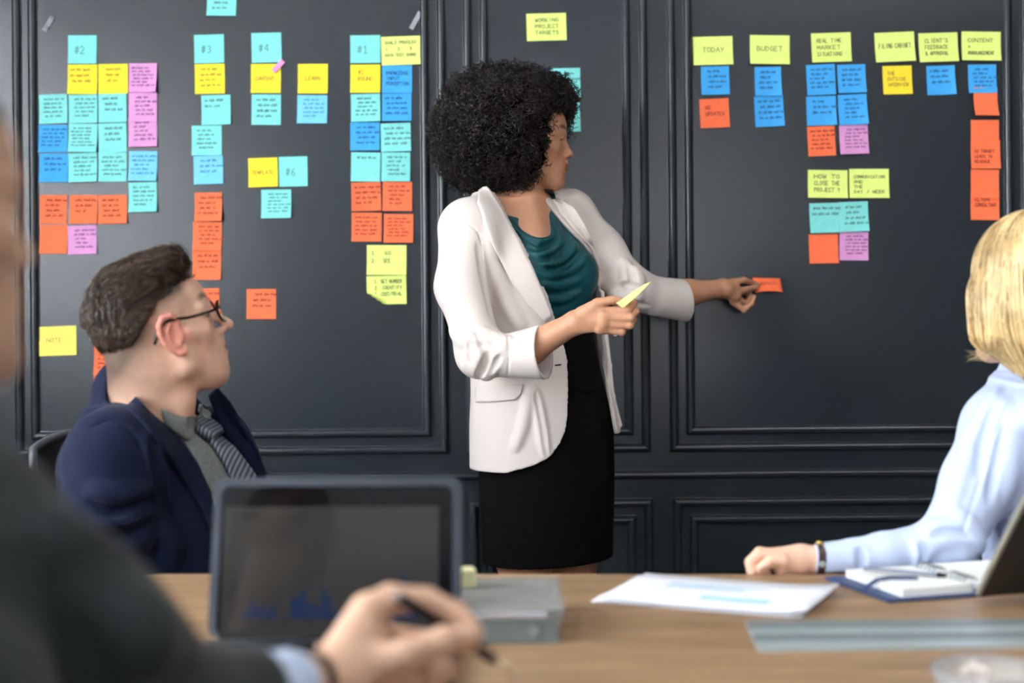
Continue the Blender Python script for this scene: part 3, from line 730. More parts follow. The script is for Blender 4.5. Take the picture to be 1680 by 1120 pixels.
# ================================================================== sculpting kit: signed distance fields -> continuous meshes
f32 = np.float32
def smin(a, b, k):
    if k <= 0: return np.minimum(a, b)
    h = np.maximum(k - np.abs(a - b), 0) / k
    return np.minimum(a, b) - h * h * k * f32(0.25)
class Field:
    def __init__(s, lo, hi, h):
        s.lo = np.array(lo, float); s.h = h
        s.n = np.ceil((np.array(hi, float) - s.lo) / h).astype(int) + 1
        s.ax = [(s.lo[i] + h * np.arange(s.n[i])).astype(f32) for i in range(3)]
        s.D = np.full(tuple(s.n), 0.06, f32)
    def sl(s, lo, hi):
        a = np.clip(np.floor((np.array(lo) - s.lo) / s.h).astype(int), 0, s.n)
        b = np.clip(np.ceil((np.array(hi) - s.lo) / s.h).astype(int) + 1, 0, s.n)
        return tuple(slice(i, j) for i, j in zip(a, b))
    def xyz(s, S):
        return (s.ax[0][S[0]][:, None, None], s.ax[1][S[1]][None, :, None], s.ax[2][S[2]][None, None, :])
    def put(s, prim, k=0.0, op='u'):
        fn, lo, hi = prim
        m = max(k, 0.0) + 0.02
        S = s.sl(np.array(lo) - m, np.array(hi) + m)
        if any(q.stop - q.start < 1 for q in S): return s
        d = fn(*s.xyz(S)).astype(f32)
        cur = s.D[S]
        if op == 'u': s.D[S] = smin(cur, d, k)
        elif op == 's': s.D[S] = -smin(-cur, d, k)          # carve
        elif op == 'i': s.D[S] = -smin(-cur, -d, k)
        return s
    def apply(s, fn):
        """fn(x, y, z, D) -> new D over the whole grid"""
        s.D = fn(*s.xyz((slice(None),) * 3), s.D).astype(f32); return s
    def at(s, p):
        q = (np.asarray(p, float) - s.lo) / s.h
        q = np.clip(q, 0, s.n - 1.001); i = q.astype(int); f = q - i
        D = s.D; r = 0
        for a in (0, 1):
            for b in (0, 1):
                for c in (0, 1):
                    r += D[i[0] + a, i[1] + b, i[2] + c] * (f[0] if a else 1 - f[0]) * (f[1] if b else 1 - f[1]) * (f[2] if c else 1 - f[2])
        return r
    def hit(s, px, py, d0, d1):
        """first surface point under a photograph pixel between distances d0 and d1"""
        r = ray(px, py); d = d0; prev = None
        while d < d1:
            v = s.at((r.x * d, d, CAMZ + r.z * d))
            if v < 0:
                return Vector((r.x * d, d, CAMZ + r.z * d))
            d += s.h * 0.5
        return None
    def mesh(s):
        D = s.D; I = D < 0
        nx, ny, nz = D.shape
        c = np.zeros((nx - 1, ny - 1, nz - 1), np.uint8)
        for a in (0, 1):
            for b in (0, 1):
                for e in (0, 1): c += I[a:nx - 1 + a, b:ny - 1 + b, e:nz - 1 + e]
        act = (c > 0) & (c < 8)
        idx = np.argwhere(act); vid = np.full(act.shape, -1, np.int32); vid[act] = np.arange(len(idx))
        cor = np.stack([D[idx[:, 0] + a, idx[:, 1] + b, idx[:, 2] + e] for a in (0, 1) for b in (0, 1) for e in (0, 1)], 1)
        off = np.array([(a, b, e) for a in (0, 1) for b in (0, 1) for e in (0, 1)], f32)
        acc = np.zeros((len(idx), 3), f32); cnt = np.zeros(len(idx), f32)
        for p in range(8):
            for q in range(p + 1, 8):
                if np.abs(off[p] - off[q]).sum() != 1: continue
                da, db = cor[:, p], cor[:, q]; m = (da < 0) != (db < 0)
                t = np.where(m, da / np.where(m, da - db, 1), 0)
                acc += np.where(m[:, None], off[p] + t[:, None] * (off[q] - off[p]), 0); cnt += m
        V = (idx + acc / cnt[:, None]) * s.h + s.lo
        F = []
        for ax in range(3):
            o1, o2 = [(1, 2), (2, 0), (0, 1)][ax]
            sa = [slice(1, -1)] * 3; sb = [slice(1, -1)] * 3
            sa[ax] = slice(0, D.shape[ax] - 1); sb[ax] = slice(1, D.shape[ax])
            A, B = I[tuple(sa)], I[tuple(sb)]
            for flip, msk in ((False, A & ~B), (True, ~A & B)):
                e = np.argwhere(msk)
                if len(e) == 0: continue
                for i in range(3):
                    if i != ax: e[:, i] += 1
                def g(d1, d2):
                    w = e.copy(); w[:, o1] -= d1; w[:, o2] -= d2; return vid[w[:, 0], w[:, 1], w[:, 2]]
                quad = [g(0, 0), g(1, 0), g(1, 1), g(0, 1)]
                if flip: quad = quad[::-1]
                F.append(np.stack(quad, 1))
        F = np.concatenate(F) if F else np.zeros((0, 4), int)
        F = F[(F >= 0).all(1)]
        return V, F
def relax(V, F, it=2, w=0.5):
    """a little smoothing of the extracted surface"""
    E = np.concatenate([F[:, [0, 1]], F[:, [1, 2]], F[:, [2, 3]], F[:, [3, 0]]])
    E = np.concatenate([E, E[:, ::-1]])
    for _ in range(it):
        for ww in (w, -w * 1.02):
            S = np.zeros_like(V); n = np.bincount(E[:, 0], minlength=len(V)).astype(float)
            for i in range(3): S[:, i] = np.bincount(E[:, 0], weights=V[E[:, 1], i], minlength=len(V))
            V = V + ww * (S / np.maximum(n, 1)[:, None] - V)
    return V
def fmesh(field, name, m, parent, it=3, colf=None, extra=()):
    V, F = field.mesh(); V = relax(V, F, it)
    for e in extra:                       # finer continuation of the same body (hands), joined inside the cuffs
        V2, F2 = e.mesh(); V2 = relax(V2, F2, it); F = np.concatenate([F, F2 + len(V)]); V = np.concatenate([V, V2])
    cols = colf(V) if colf else None
    return mk(name, V, F, m, parent, smooth=True, cols=cols)
# ---- primitives: (function, lower corner, upper corner)
def npv(p): return np.array([p[0], p[1], p[2]], float)
def rc(a, b, ra, rb=None):
    a, b = npv(a), npv(b); rb = ra if rb is None else rb
    ab = b - a; L = float(ab @ ab) + 1e-12; R = max(ra, rb)
    def fn(x, y, z):
        px, py, pz = x - f32(a[0]), y - f32(a[1]), z - f32(a[2])
        t = np.clip((px * f32(ab[0]) + py * f32(ab[1]) + pz * f32(ab[2])) / f32(L), 0, 1)
        return np.sqrt((px - t * f32(ab[0])) ** 2 + (py - t * f32(ab[1])) ** 2 + (pz - t * f32(ab[2])) ** 2) - (f32(ra) + t * f32(rb - ra))
    return fn, np.minimum(a, b) - R, np.maximum(a, b) + R
def ell(c, r, R=None):
    c = npv(c); R = np.eye(3) if R is None else np.array(R, float)
    ex = np.sqrt(((R * np.array(r)) ** 2).sum(1)); r = np.array(r, float)
    def fn(x, y, z):
        p = (x - f32(c[0]), y - f32(c[1]), z - f32(c[2]))
        q = [sum(p[j] * f32(R[j, i]) for j in range(3)) for i in range(3)]
        k0 = np.sqrt(sum((q[i] / f32(r[i])) ** 2 for i in range(3)))
        k1 = np.sqrt(sum((q[i] / f32(r[i] ** 2)) ** 2 for i in range(3))) + f32(1e-9)
        return k0 * (k0 - 1) / k1
    return fn, c - ex, c + ex
def rbox(c, half, R=None, rad=0.004):
    c = npv(c); R = np.eye(3) if R is None else np.array(R, float); half = np.array(half, float)
    ex = (np.abs(R) * half).sum(1)
    def fn(x, y, z):
        p = (x - f32(c[0]), y - f32(c[1]), z - f32(c[2]))
        q = [np.abs(sum(p[j] * f32(R[j, i]) for j in range(3))) - f32(half[i] - rad) for i in range(3)]
        return np.sqrt(sum(np.maximum(v, 0) ** 2 for v in q)) + np.minimum(np.maximum(np.maximum(q[0], q[1]), q[2]), 0) - f32(rad)
    return fn, c - ex, c + ex
def spline(xs, ys, n=200):
    """Catmull-Rom through (xs, ys), densely sampled"""
    xs = np.array(xs, float); ys = np.array(ys, float)
    m = np.gradient(ys, xs); X = np.linspace(xs[0], xs[-1], n)
    i = np.clip(np.searchsorted(xs, X) - 1, 0, len(xs) - 2); h = xs[i + 1] - xs[i]; t = (X - xs[i]) / h
    Y = (2 * t**3 - 3 * t**2 + 1) * ys[i] + (t**3 - 2 * t**2 + t) * h * m[i] + (-2 * t**3 + 3 * t**2) * ys[i + 1] + (t**3 - t**2) * h * m[i + 1]
    return X, Y
def loft(rows, yaw, off=0.0, pw=2.0):
    """rows (z, cx, cy, a, b): horizontal ellipses (half width a along the body's left, b along its front), yaw = facing"""
    rows = sorted(rows); zs = [r[0] for r in rows]; cs = [spline(zs, [r[i] for r in rows]) for i in range(1, 5)]
    Z = cs[0][0]; lx, ly = math.cos(yaw), math.sin(yaw); fx, fy = math.sin(yaw), -math.cos(yaw)
    am = max(max(r[3], r[4]) for r in rows) + abs(off)
    lo = np.array([min(r[1] for r in rows) - am, min(r[2] for r in rows) - am, zs[0]]); hi = np.array([max(r[1] for r in rows) + am, max(r[2] for r in rows) + am, zs[-1]])
    def fn(x, y, z):
        zz = np.clip(z, zs[0], zs[-1])
        cx, cy, a, b = [np.interp(zz, Z, c[1]).astype(f32) for c in cs]
        a = a + f32(off); b = b + f32(off)
        u = (x - cx) * f32(lx) + (y - cy) * f32(ly); v = (x - cx) * f32(fx) + (y - cy) * f32(fy)
        if pw == 2.0: k0 = np.sqrt((u / a) ** 2 + (v / b) ** 2)
        else: k0 = (np.abs(u / a) ** pw + np.abs(v / b) ** pw) ** (1 / pw)
        k1 = np.sqrt((u / a**2) ** 2 + (v / b**2) ** 2) + f32(1e-9)
        d = k0 * (k0 - 1) / k1 if pw == 2.0 else (k0 - 1) * np.minimum(a, b)
        dz = np.maximum(f32(zs[0]) - z, z - f32(zs[-1]))
        return np.maximum(d, dz)
    return fn, lo, hi
def chain(F, pts, rad, k=0.006):
    for i in range(len(pts) - 1): F.put(rc(pts[i], pts[i + 1], rad[i], rad[i + 1]), k)
def curve(pts, n=24):
    """smooth curve through world points"""
    pts = [np.array(p, float) for p in pts]; t = np.arange(len(pts)); out = []
    c = [spline(t, [p[i] for p in pts], n) [1] for i in range(3)]
    return [Vector((c[0][i], c[1][i], c[2][i])) for i in range(n)]
def folds(F, pxs, d0, d1, r, k, sink=0.0, op='u', taper=True, n=14):
    """a cloth ridge (op u) or groove (op s) along a photograph polyline, laid on the field's own surface"""
    t = np.arange(len(pxs)); X = spline(t, [p[0] for p in pxs], n)[1]; Y = spline(t, [p[1] for p in pxs], n)[1]
    hs = [F.hit(x, y, d0, d1) for x, y in zip(X, Y)]
    prims = []
    for i in range(n - 1):
        if hs[i] is None or hs[i + 1] is None or abs(hs[i].y - hs[i + 1].y) > 0.05: continue
        w0 = max(0.0, math.sin(math.pi * i / (n - 1))) ** .5 if taper else 1; w1 = max(0.0, math.sin(math.pi * (i + 1) / (n - 1))) ** .5 if taper else 1
        a = hs[i] + Vector((0, sink, 0)); b = hs[i + 1] + Vector((0, sink, 0))
        prims.append(rc(a, b, max(r * w0, r * .2), max(r * w1, r * .2)))
    for p in prims: F.put(p, k, op)
def bvh_of(o):
    me = o.data; off = org(o.parent) if o.parent else org(o)
    return BVHTree.FromPolygons([v.co + off for v in me.vertices], [tuple(p.vertices) for p in me.polygons])
def drape(name, eA, eB, bvh, off, th, m, parent, n=24, k=8, dfar=9.0, dflt=3.2):
    """cloth panel between two photograph polylines, laid on a surface with its own thickness"""
    tA = np.linspace(0, 1, len(eA)); tB = np.linspace(0, 1, len(eB)); V = []; last = None; C = Vector((0, 0, CAMZ)); grid = []
    for i in range(n + 1):
        t = i / n
        a = (np.interp(t, tA, [p[0] for p in eA]), np.interp(t, tA, [p[1] for p in eA])); b = (np.interp(t, tB, [p[0] for p in eB]), np.interp(t, tB, [p[1] for p in eB]))
        row = []
        for j in range(k + 1):
            s = j / k; r = ray(a[0] + (b[0] - a[0]) * s, a[1] + (b[1] - a[1]) * s)
            loc, nor, _, _ = bvh.ray_cast(C, r.normalized(), dfar)
            if loc is None:
                d = last.y if last is not None else dflt
                q, nor, _, _ = bvh.find_nearest(Vector((r.x * d, d, CAMZ + r.z * d)))
                loc = Vector((r.x * q.y, q.y, CAMZ + r.z * q.y))
            if nor.dot(r) > 0: nor = -nor
            if last is not None and loc.y > last.y + .035:
                loc = Vector((r.x * last.y, last.y, CAMZ + r.z * last.y))
            last = loc; row.append((loc, nor))
        grid.append(row)
    # average normals and depths so the panel hangs smoothly
    for _ in range(2):
        g2 = []
        for i in range(n + 1):
            row = []
            for j in range(k + 1):
                nb = [grid[a][b] for a in range(max(0, i - 1), min(n, i + 1) + 1) for b in range(max(0, j - 1), min(k, j + 1) + 1)]
                dd = sum(q[0].y for q in nb) / len(nb); l0 = grid[i][j][0]; dd = l0.y + (dd - l0.y) * .6
                dd = min(dd, l0.y + .004)
                row.append((C + (l0 - C) * (dd / l0.y), sum((q[1] for q in nb), Vector()).normalized()))
            g2.append(row)
        grid = g2
    for row in grid:
        for loc, nor in row: V.append(loc + nor * (off + th))
    L = len(V)
    for row in grid:
        for loc, nor in row: V.append(loc + nor * off)
    F = []; K = k + 1
    for i in range(n):
        for j in range(k):
            a = i * K + j; F += [(a, a + 1, a + K + 1, a + K), (L + a, L + a + K, L + a + K + 1, L + a + 1)]
    rim = [j for j in range(k)] + [i * K + k for i in range(n)] + [n * K + j for j in range(k, 0, -1)] + [i * K for i in range(n, 0, -1)]
    for a, b in zip(rim, rim[1:] + rim[:1]): F.append((a, L + a, L + b, b))
    o = mk(name, V, F, m, parent, smooth=True); fix_normals(o)
    return o
class Frame:
    """local (x = own left, y = forward, z = up) -> world; yaw 0 faces the camera, 90 deg faces right"""
    def __init__(s, c, yaw, pitch=0.0, roll=0.0, sc=1.0):
        yw, pt, rl = math.radians(yaw), math.radians(pitch), math.radians(roll)
        f = Vector((math.sin(yw) * math.cos(pt), -math.cos(yw) * math.cos(pt), math.sin(pt)))
        l = Vector((math.cos(yw), math.sin(yw), 0)); u = l.cross(f) * -1
        u = f.cross(l) * -1 if u.z < 0 else u
        if u.z < 0: u = -u
        q = Matrix.Rotation(rl, 3, f); l, u = q @ l, q @ u
        s.c, s.l, s.f, s.u, s.s = Vector(c), l, f, u, sc
        s.R = np.array([[l.x, f.x, u.x], [l.y, f.y, u.y], [l.z, f.z, u.z]])
    def __call__(s, x, y, z): return s.c + (s.l * x + s.f * y + s.u * z) * s.s
    def ell(s, c, r): return ell(s(*c), [q * s.s for q in r], s.R)
    def rc(s, a, b, ra, rb=None): return rc(s(*a), s(*b), ra * s.s, (ra if rb is None else rb) * s.s)
    def local(s, V):
        return (V - np.array(s.c)) @ s.R / s.s
def build_head(F, H, male=False, ears=True, nose=1.0, lips=1.0, jaw=1.0, chin=0.0):
    e, r = H.ell, H.rc
    F.put(e((0, -.014, .046), (.073, .094, .084)))
    F.put(e((0, .028, .045), (.062, .064, .062)), .02)
    F.put(e((0, .036, -.018), (.058, .052, .062)), .02)
    F.put(e((0, .052 + chin * .5, -.058), (.042 * jaw, .040, .046)), .02)
    for s in (-1, 1):
        F.put(r((s * .050 * jaw, .012, -.055), (s * .018, .072 + chin, -.092), .014, .016), .026)
        F.put(r((s * .058, .010, .0), (s * .048 * jaw, .012, -.052), .012, .013), .026)
        F.put(r((s * .046, .058, -.010), (s * .062, .028, -.002), .014, .010), .02)          # cheekbone
        F.put(r((s * .012, .081, .030), (s * .048, .066, .030), .0095 if male else .008, .009), .014)   # brow
    F.put(e((0, .081 + chin, -.096), (.021, .017, .017)), .016)                                     # chin
    F.put(e((0, .070 + chin * .4, -.052), (.031, .029, .030)), .014)                                     # mouth mound
    for s in (-1, 1): F.put(e((s * .032, .092, .013), (.0155, .013, .010)), .012, 's')       # sockets
    F.put(r((0, .083, .022), (0, .1035 + .006 * (nose - 1), -.014), .0075, .0085), .010)   # nose
    F.put(e((0, .1045 + .006 * (nose - 1), -.019), (.0105, .0115, .0092)), .006)
    for s in (-1, 1):
        F.put(e((s * .0125, .0945, -.0235), (.0072, .0105, .0072)), .005)
        F.put(e((s * .0065, .1035, -.0285), (.0035, .0055, .003)), .003, 's')
        F.put(e((s * .031, .0705, .0135), (.0128, .0128, .0128)), .003)                      # eyeball
        F.put(r((s * .0215, .0795, .0165), (s * .032, .0832, .0215), .0035, .0040), .004)
        F.put(r((s * .032, .0832, .0215), (s * .0435, .0745, .0170), .0040, .0035), .004)    # upper lid
        F.put(r((s * .023, .080, .0065), (s * .041, .0765, .0065), .003, .003), .005)
    c4 = chin * .45
    F.put(r((0, .0965, -.034), (0, .098 + c4, -.043), .004, .005), .008)
    for s in (-1, 1):
        F.put(r((0, .0985 + c4, -.0475), (s * .019, .088 + c4, -.0525), .0058 * lips, .0032), .004)
        F.put(r((0, .0970 + c4, -.0605), (s * .018, .087 + c4, -.0560), .0068 * lips, .0034), .004)
    F.put(r((-.022, .0905 + c4, -.0540), (.022, .0905 + c4, -.0540), .0022, .0022), .002, 's')
    for s in (-1, 1): F.put(r((0, .1030 + c4, -.0538), (s * .012, .0985 + c4, -.0540), .0016, .0016), .002, 's')
    if ears:
        for s in (-1, 1): build_ear(F, H, s)
def build_ear(F, H, s, sc=1.0, fwd=0.0):
    e, r = H.ell, H.rc
    o = (s * .070, -.004 + fwd, .0)
    def q(x, y, z): return (o[0] + s * x * sc, o[1] + y * sc, o[2] + z * sc)
    F.put(H.ell(q(.006, -.006, .004), (.006 * sc, .016 * sc, .027 * sc)), .006)
    F.put(H.ell(q(.013, -.002, -.001), (.007 * sc, .0095 * sc, .015 * sc)), .004, 's')
    F.put(H.ell(q(.014, -.006, .017), (.005 * sc, .008 * sc, .009 * sc)), .004, 's')
    rim = [q(.004, .010, .008), q(.010, .011, .022), q(.013, .002, .033), q(.015, -.011, .034), q(.0165, -.020, .024), q(.016, -.0225, .010), q(.014, -.020, -.004), q(.011, -.013, -.017), q(.008, -.004, -.026), q(.005, .004, -.027), q(.002, .008, -.020)]
    rad = [.003, .0036, .0038, .004, .004, .0038, .0036, .0040, .0052, .0050, .003]
    for i in range(len(rim) - 1): F.put(H.rc(rim[i], rim[i + 1], rad[i] * sc, rad[i + 1] * sc), .003)
    F.put(H.rc(q(.002, .010, .002), q(.006, .0075, -.006), .0045 * sc, .004 * sc), .004)     # tragus
    ah = [q(.011, -.002, .022), q(.0125, -.011, .012), q(.011, -.012, -.002), q(.009, -.005, -.013)]
    for i in range(3): F.put(H.rc(ah[i], ah[i + 1], .0030 * sc), .004)
def finger(F, pts, r0, r1, k=0.004):
    n = len(pts)
    for i in range(n - 1):
        a, b = i / (n - 1), (i + 1) / (n - 1)
        F.put(rc(pts[i], pts[i + 1], r0 + (r1 - r0) * a, r0 + (r1 - r0) * b), k if i else k * 1.6)
def strands(name, paths, r, m, parent, sides=3, rt=0.35, jitter=None):
    """hair: one mesh of thin tapering tubes; paths = array (n, k, 3)"""
    Pp = np.asarray(paths, float); n, k, _ = Pp.shape
    Tn = np.gradient(Pp, axis=1); Tn /= np.linalg.norm(Tn, axis=2, keepdims=True) + 1e-9
    ref = np.tile(np.array([0.31, 0.52, 0.79]), (n, k, 1)); U = np.cross(Tn, ref); U /= np.linalg.norm(U, axis=2, keepdims=True) + 1e-9
    W = np.cross(Tn, U); rr = r * (1 - (1 - rt) * np.linspace(0, 1, k) ** 2)[None, :, None]
    rings = []
    for s in range(sides):
        a = 2 * math.pi * s / sides; rings.append(Pp + rr * (U * math.cos(a) + W * math.sin(a)))
    V = np.stack(rings, 2).reshape(-1, 3)
    base = (np.arange(n)[:, None, None] * k + np.arange(k - 1)[None, :, None]) * sides + np.arange(sides)[None, None, :]
    nxt = (np.arange(n)[:, None, None] * k + np.arange(k - 1)[None, :, None]) * sides + (np.arange(sides)[None, None, :] + 1) % sides
    F = np.stack([base, nxt, nxt + sides, base + sides], -1).reshape(-1, 4)
    return mk(name, V, F, m, parent, smooth=True)
# ================================================================== standing woman placing a note
M_SKIN = mat('skin', (.5, .4, .3), rough=0.48, vcol=True, noise=.06, nscale=60, bump=.05, bscale=700, sss=.12, spec=.45)
M_CREAM = mat('cream_suit_cloth', srgb(219, 207, 199), rough=0.85, bump=.12, bscale=900, sheen=.15)
M_TEAL = mat('teal_satin_jersey', srgb(14, 74, 80), rough=0.42, spec=.4, bump=.06, bscale=900)
M_SKIRT = mat('black_skirt_cloth', srgb(8, 8, 9), rough=0.9, bump=.1, bscale=900, spec=.12)
M_CURL = mat('dark_curly_hair', srgb(32, 21, 18), rough=0.32, spec=.5, noise=.4, nscale=25)
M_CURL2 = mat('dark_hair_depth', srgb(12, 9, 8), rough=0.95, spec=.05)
M_BLACKLEATHER = mat('black_leather', srgb(14, 13, 13), rough=.3)
def tint(base, V, items):
    c = np.tile(np.array(base, float), (len(V), 1))
    for mask, col, w in items: c = np.where(mask[:, None], c * (1 - w) + np.array(col) * w, c) if np.isscalar(w) else c * (1 - w[:, None]) + np.array(col) * w[:, None]
    return c
def face_tint(base, H, lip, brow, blush=None, stub=None):
    def f(V):
        L = H.local(V); x, y, z = np.abs(L[:, 0]), L[:, 1], L[:, 2]
        hd = (y > .04) & (np.abs(z) < .14)
        lipm = np.exp(-((x / .020) ** 4 + ((z + .054 + x * .05) / .0105) ** 4)) * (y > .08)
        bz = z - (.036 + .012 * np.sin(np.clip((x - .012) / .04, 0, 1) * 2.4))
        brm = np.exp(-(bz / .0052) ** 4 - ((x - .032) / .022) ** 4) * (y > .045)
        eye = ((x - .031) ** 2 + (y - .0705) ** 2 + (z - .0135) ** 2 < .0137 ** 2) & (y > .072) & (np.abs(z - .012) < .0055)
        iris = eye & ((x - .031) ** 2 + (z - .012) ** 2 < .0055 ** 2)
        lash = (np.abs(z - .0140 + np.abs(x - .032) * .15) < .0021) & (x > .019) & (x < .046) & (y > .07)
        nost = ((x - .0065) ** 2 + (y - .1025) ** 2 + (z + .027) ** 2 < .0045 ** 2)
        it = [(hd, lip, lipm * .8), (hd, brow, brm * .85), (eye, (.75, .72, .68), .9), (iris, (.02, .012, .01), .95), (lash, (.02, .015, .012), .85), (nost, tuple(np.array(base) * .3), .7)]
        if blush is not None: it.insert(0, (hd, blush, np.exp(-((x - .045) / .02) ** 2 - ((z + .02) / .025) ** 2) * (y > .03) * .35))
        if stub is not None: it.insert(0, stub(L))
        return tint(base, V, it)
    return f
def woman():
    g = lambda px, py, d: P(px, py, d)
    root = empty('person', (0.08, 3.35, 0), 'standing woman with curly dark hair in cream blazer placing a note on the wall', 'person')
    yaw = math.radians(40); CY = 3.35
    ly, lx = math.sin(yaw), math.cos(yaw)
    H = Frame(g(870, 236, 3.35), 93, -5, 0, .89)
    body_rows = [(.577, .080, CY, .155, .118), (.70, .080, CY, .160, .122), (.80, .080, CY, .163, .123), (.90, .080, CY, .158, .118), (.972, .078, CY, .138, .106), (1.03, .072, CY, .126, .098), (1.10, .062, CY, .128, .102),
                 (1.20, .048, CY, .138, .112), (1.26, .038, CY, .146, .112), (1.33, .026, CY, .150, .092), (1.38, .018, CY, .14, .070), (1.415, .014, CY, .085, .055)]
    # ---------------- body (skin)
    h = .0027
    F = Field((-.20, 2.93, -.01), (.66, 3.70, 1.72), h)
    F.put(loft(body_rows, yaw))
    F.put(rc(g(852, 352, 3.37), g(856, 262, 3.35), .050, .046), .03)
    F.put(rc(g(850, 345, 3.37), g(768, 368, 3.24), .045, .045), .04); F.put(rc(g(850, 345, 3.37), g(930, 352, 3.46), .045, .045), .04)
    F.put(rc(g(872, 385, 3.28), g(866, 340, 3.33), .03, .03), .05)
    F.put(rc(g(866, 318, 3.315), g(880, 372, 3.275), .008, .006), .02)     # neck tendon to collarbone
    build_head(F, H, ears=True, lips=1.18)
    # near (right) arm and hand
    sh, el, wr = g(762, 374, 3.23), g(790, 578, 3.12), g(944, 529, 3.03)
    F.put(rc(sh, g(760, 470, 3.18), .045, .040), .02); F.put(rc(g(760, 470, 3.18), el, .040, .036), .02); F.put(rc(el, g(868, 571, 3.072), .036, .035), .02); F.put(rc(g(868, 571, 3.072), wr, .035, .0245), .02)
    cutA = (g(878, 567, 3.068), (wr - g(868, 571, 3.072)).normalized())
    # far (left) arm and hand reaching to the wall
    sh2, el2, wr2 = g(938, 356, 3.46), g(1030, 472, 3.43), g(1186, 473, 3.585)
    F.put(rc(sh2, el2, .043, .036), .02); F.put(rc(el2, g(1130, 480, 3.53), .036, .031), .02); F.put(rc(g(1130, 480, 3.53), wr2, .031, .0230), .02)
    cutB = (g(1112, 481, 3.51), (wr2 - el2).normalized())
    # legs
    for s in (-1, 1):
        cx, cy = .080 + s * .072 * lx, CY + s * .072 * ly
        F.put(rc((cx, cy, .85), (cx, cy - .01, .47), .085, .056), .03); F.put(rc((cx, cy - .01, .47), (cx, cy + .03, .33), .054, .054), .03)
        F.put(rc((cx, cy + .03, .33), (cx, cy + .02, .12), .052, .030), .03)
        F.put(rc((cx, cy + .02, .12), (cx + .06, cy - .09, .035), .030, .022), .03)
    def halve(Fd, c, sgn, lo, hi):
        S = Fd.sl(lo, hi); x, y, z = Fd.xyz(S); p, n_ = c
        Fd.D[S] = np.maximum(Fd.D[S], (sgn * ((x - f32(p.x)) * f32(n_.x) + (y - f32(p.y)) * f32(n_.y) + (z - f32(p.z)) * f32(n_.z))).astype(f32))
    halve(F, cutA, 1, (.02, 2.9, .9), (.35, 3.14, 1.3)); halve(F, cutB, 1, (.36, 3.4, 1.1), (.7, 3.7, 1.35))
    # ---- near hand, finer: back of the hand to the camera, thumb and fingers pinching a note
    G = Field(np.array(g(985, 530, 3.0)) - (.17, .10, .10), np.array(g(985, 530, 3.0)) + (.10, .12, .09), .0014)
    G.put(rc(el, g(868, 571, 3.072), .036, .035)); G.put(rc(g(868, 571, 3.072), wr, .035, .0235), .02)
    ax = (g(992, 521, 2.99) - wr).normalized(); dn = Vector((-.1, -.05, -1)); dn = (dn - ax * dn.dot(ax)).normalized(); tk = ax.cross(dn)
    Rh = np.array([[ax.x, dn.x, tk.x], [ax.y, dn.y, tk.y], [ax.z, dn.z, tk.z]])
    G.put(ell(g(970, 524, 3.008), (.040, .0275, .0155), Rh), .018); G.put(rc(wr, g(974, 521, 3.005), .0225, .018), .015)
    for pts, r0, r1 in (
        ([g(988, 510, 2.994), g(1030, 508, 2.984), g(1040, 498, 2.992), g(1036, 489, 3.002)], .0092, .0072),
        ([g(990, 521, 2.991), g(1035, 521, 2.982), g(1043, 511, 2.994), g(1036, 502, 3.008)], .0095, .0074),
        ([g(989, 532, 2.993), g(1033, 533, 2.988), g(1039, 524, 3.000), g(1030, 515, 3.014)], .0090, .0070),
        ([g(984, 541, 2.998), g(1020, 544, 2.996), g(1027, 537, 3.006), g(1018, 529, 3.016)], .0080, .0062)):
        n4 = len(pts)
        for i in range(n4 - 1): G.put(rc(pts[i], pts[i + 1], r0 + (r1 - r0) * i / 3, r0 + (r1 - r0) * (i + 1) / 3), .008 if i == 0 else .0012)
        G.put(ell(pts[0] + Vector((.002, -.003, 0)), (.0105, .0085, .0085)), .008); G.put(ell(pts[1], (.0098, .0092, .0092)), .003)
    for y0, y1 in ((515.5, 514.5), (527, 527.5), (537.5, 539.5)): G.put(rc(g(1003, y0, 2.979), g(1034, y1, 2.972), .0012, .0016), .003, 's')
    th = [g(955, 514, 3.004), g(980, 497, 2.990), g(1005, 492, 2.984), g(1026, 495, 2.985)]
    for i in range(3): G.put(rc(th[i], th[i + 1], (.0150, .0105, .0092)[i], (.0105, .0092, .0075)[i]), (.014, .003, .002)[i])
    halve(G, cutA, -1, (-9, -9, -9), (9, 9, 9))
    # ---- far hand, finer: index and thumb press the note, the others curl under
    K = Field(np.array(g(1195, 485, 3.6)) - (.15, .13, .07), np.array(g(1195, 485, 3.6)) + (.09, .088, .07), .0014)
    K.put(rc(el2, g(1130, 480, 3.53), .036, .030)); K.put(rc(g(1130, 480, 3.53), wr2, .030, .0225), .02)
    K.put(rc(wr2, g(1204, 484, 3.605), .0205, .018), .012); K.put(rc(wr2, g(1201, 469, 3.60), .0205, .016), .012); K.put(rc(g(1203, 470, 3.605), g(1207, 494, 3.615), .0150, .0115), .010)
    for pts, r0, r1 in (
        ([g(1201, 463, 3.603), g(1220, 459, 3.622), g(1232, 463, 3.643), g(1243, 467, 3.660)], .0090, .0066),
        ([g(1196, 480, 3.590), g(1215, 477, 3.610), g(1228, 474, 3.630), g(1240, 472, 3.648)], .0100, .0070),
        ([g(1206, 474, 3.622), g(1226, 479, 3.645), g(1231, 486, 3.655), g(1226, 492, 3.655)], .0086, .0066),
        ([g(1207, 487, 3.622), g(1224, 499, 3.638), g(1231, 489, 3.648), g(1229, 480, 3.652)], .0083, .0062),
        ([g(1203, 495, 3.612), g(1220, 508, 3.612), g(1233, 498, 3.618), g(1237, 487, 3.628)], .0084, .0058)):
        for i in range(3): K.put(rc(pts[i], pts[i + 1], r0 + (r1 - r0) * i / 3, r0 + (r1 - r0) * (i + 1) / 3), .008 if i == 0 else .0015)
    halve(K, cutB, -1, (-9, -9, -9), (9, 9, 9))
